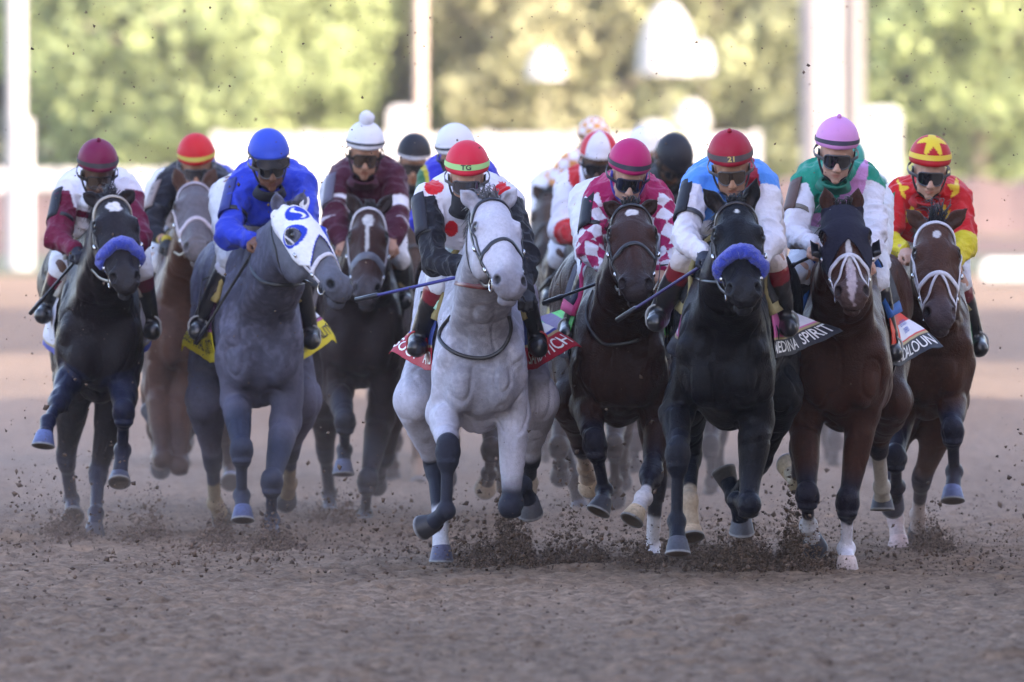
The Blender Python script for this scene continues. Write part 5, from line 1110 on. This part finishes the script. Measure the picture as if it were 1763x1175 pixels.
# ------------------------------------------------------------------ flying dirt, splashes and dust
def clods(name, Pts, Sz, label, m, cat='dirt'):
    n = len(Pts); base = np.array([(1, 0, 0), (-1, 0, 0), (0, 1, 0), (0, -1, 0), (0, 0, 1), (0, 0, -1)], float); T = np.array([(0, 2, 4), (2, 1, 4), (1, 3, 4), (3, 0, 4), (2, 0, 5), (1, 2, 5), (3, 1, 5), (0, 3, 5)])
    r = np.random.default_rng(n); V = base[None]*(r.uniform(.5, 1.3, (n, 6, 1)))+r.normal(0, .22, (n, 6, 3)); A = r.uniform(0, 6.28, n); c, s = np.cos(A), np.sin(A)
    V = np.stack([V[..., 0]*c[:, None]-V[..., 2]*s[:, None], V[..., 1], V[..., 0]*s[:, None]+V[..., 2]*c[:, None]], -1)*Sz[:, None, None]+Pts[:, None]
    F = (T[None]+np.arange(n)[:, None, None]*6).reshape(-1, 3); col = np.repeat(np.array((.13, .092, .070))[None]*r.uniform(.45, 1.5, (n, 1)), 6, 0)
    o = mesh(name, V.reshape(-1, 3), F, m, None, col, smooth=False); tag(o, label, cat, kind='stuff'); return o
def dirt():
    m = mat('clod', attr=True, rough=.95, spec=.1); r = np.random.default_rng(5)
    S = [(112, 912, 50, 24, 62.3, 2600), (378, 940, 52, 20, 61.2, 2600), (468, 942, 60, 22, 60.8, 2800), (868, 968, 105, 62, 58.4, 5200), (1120, 978, 60, 40, 58.2, 1600), (1262, 985, 80, 55, 57.6, 4200), (1368, 972, 90, 55, 57.8, 4600), (1600, 942, 55, 26, 60.4, 2200), (1200, 960, 60, 50, 58.6, 1200), (250, 895, 60, 45, 62.0, 900), (575, 905, 60, 40, 64.5, 900), (1000, 950, 80, 60, 58.6, 1100)]
    for px, py, wx, hz, Y, n in S:
        n = int(n*2.6)
        c = P(px, py, Y); s = FPX/Y; g = r.normal(0, .45, (n, 1)); x = c[0]+g[:, 0]*wx/s; env = np.exp(-(g[:, 0]**2)*1.4)
        z = np.abs(r.exponential(.38, n))*hz/s*env*1.1-.01; z = z*(1+.6*np.sin(x*23+Y)+.35*np.sin(x*57+2*Y)); y = Y+r.normal(0, .5, n)+.15
        sz = r.choice([.0024, .0038, .006, .013], n, p=[.44, .34, .18, .04])*r.uniform(.7, 1.3, n)
        Pp = np.stack([x, y, z], -1); clods('dirt_splash', Pp, sz, 'loose brown dirt thrown up by hooves', m)
    # a low spray behind and between the legs
    n = 9000; x = r.uniform(-2.5, 2.6, n); k = .55+.45*np.sin(x*2.1+1)+.3*np.sin(x*5.3); y = r.uniform(56.6, 63, n); z = np.minimum(r.exponential(.24, n)*np.clip(k, .15, 1.3), 1.3); sz = r.choice([.0025, .004, .007, .012], n, p=[.46, .32, .17, .05])*r.uniform(.7, 1.3, n)
    clods('flying_dirt', np.stack([x, y, z], -1), sz, 'clods of dirt flying between the horses’ legs', m)
    n = 2800; x = r.uniform(-2.5, 2.6, n); y = r.uniform(56, 68, n); z = r.uniform(.8, 3.0, n); sz = r.choice([.002, .0032, .005, .008], n, p=[.42, .36, .17, .05])
    clods('airborne_dirt', np.stack([x, y, z], -1), sz, 'scattered clods high in the air above the runners', m)
    # crumbs lying on the track
    n = 16000; x = r.uniform(-2.9, 2.9, n); y = 44+r.random(n)**.9*26; sz = r.choice([.004, .007, .011, .016], n, p=[.45, .36, .16, .03]); p3 = np.stack([x, y, x*0], -1)
    z = vnoise(p3, 2.2, 1)*.030+vnoise(p3, 7, 2)*.022+.003; clods('loose_dirt', np.stack([x, y, z], -1), sz*.8, 'crumbs of dirt lying on the harrowed track', m)
    for k in range(0): pass
dirt()
def volume(name, lo, hi, dens, col, label, noise=None):
    q = MB(); q.box(lo, hi); m = bpy.data.materials.new(name+'_m'); m.use_nodes = True; n = m.node_tree; n.nodes.clear(); o_ = n.nodes.new('ShaderNodeOutputMaterial'); v = n.nodes.new('ShaderNodeVolumePrincipled')
    v.inputs['Color'].default_value = (*col, 1); v.inputs['Density'].default_value = dens; v.inputs['Anisotropy'].default_value = .2; n.links.new(v.outputs[0], o_.inputs['Volume'])
    if noise:
        tc = n.nodes.new('ShaderNodeTexCoord'); t = n.nodes.new('ShaderNodeTexNoise'); t.inputs['Scale'].default_value = noise[0]; t.inputs['Detail'].default_value = 3; n.links.new(tc.outputs['Object'], t.inputs['Vector'])
        mr = n.nodes.new('ShaderNodeMapRange'); mr.inputs[1].default_value = noise[1]; mr.inputs[2].default_value = noise[2]; mr.inputs[4].default_value = dens; n.links.new(t.outputs[0], mr.inputs[0])
        sp_ = n.nodes.new('ShaderNodeSeparateXYZ'); n.links.new(tc.outputs['Object'], sp_.inputs[0]); m2 = n.nodes.new('ShaderNodeMapRange'); m2.inputs[1].default_value = lo[2]; m2.inputs[2].default_value = hi[2]; m2.inputs[3].default_value = 1; m2.inputs[4].default_value = 0; n.links.new(sp_.outputs[2], m2.inputs[0])
        mm = n.nodes.new('ShaderNodeMath'); mm.operation = 'MULTIPLY'; n.links.new(mr.outputs[0], mm.inputs[0]); n.links.new(m2.outputs[0], mm.inputs[1]); n.links.new(mm.outputs[0], v.inputs['Density'])
    o = q.build(name, m, smooth=False); tag(o, label, 'haze', kind='stuff'); return o
volume('haze', (-80, -5, -1), (80, 360, 22), .00020, (.95, .92, .90), 'pale dusty air over the track')
volume('low_dust', (-3.0, 57.6, .0), (3.2, 61.45, .60), .13, (.55, .43, .36), 'low brown dust round the leading hooves', noise=(1.6, .42, .70))
volume('dust_cloud', (-3.2, 61.5, .0), (3.4, 76, 1.4), .08, (.80, .68, .62), 'dust hanging behind the leading hooves', noise=(1.1, .45, .70))
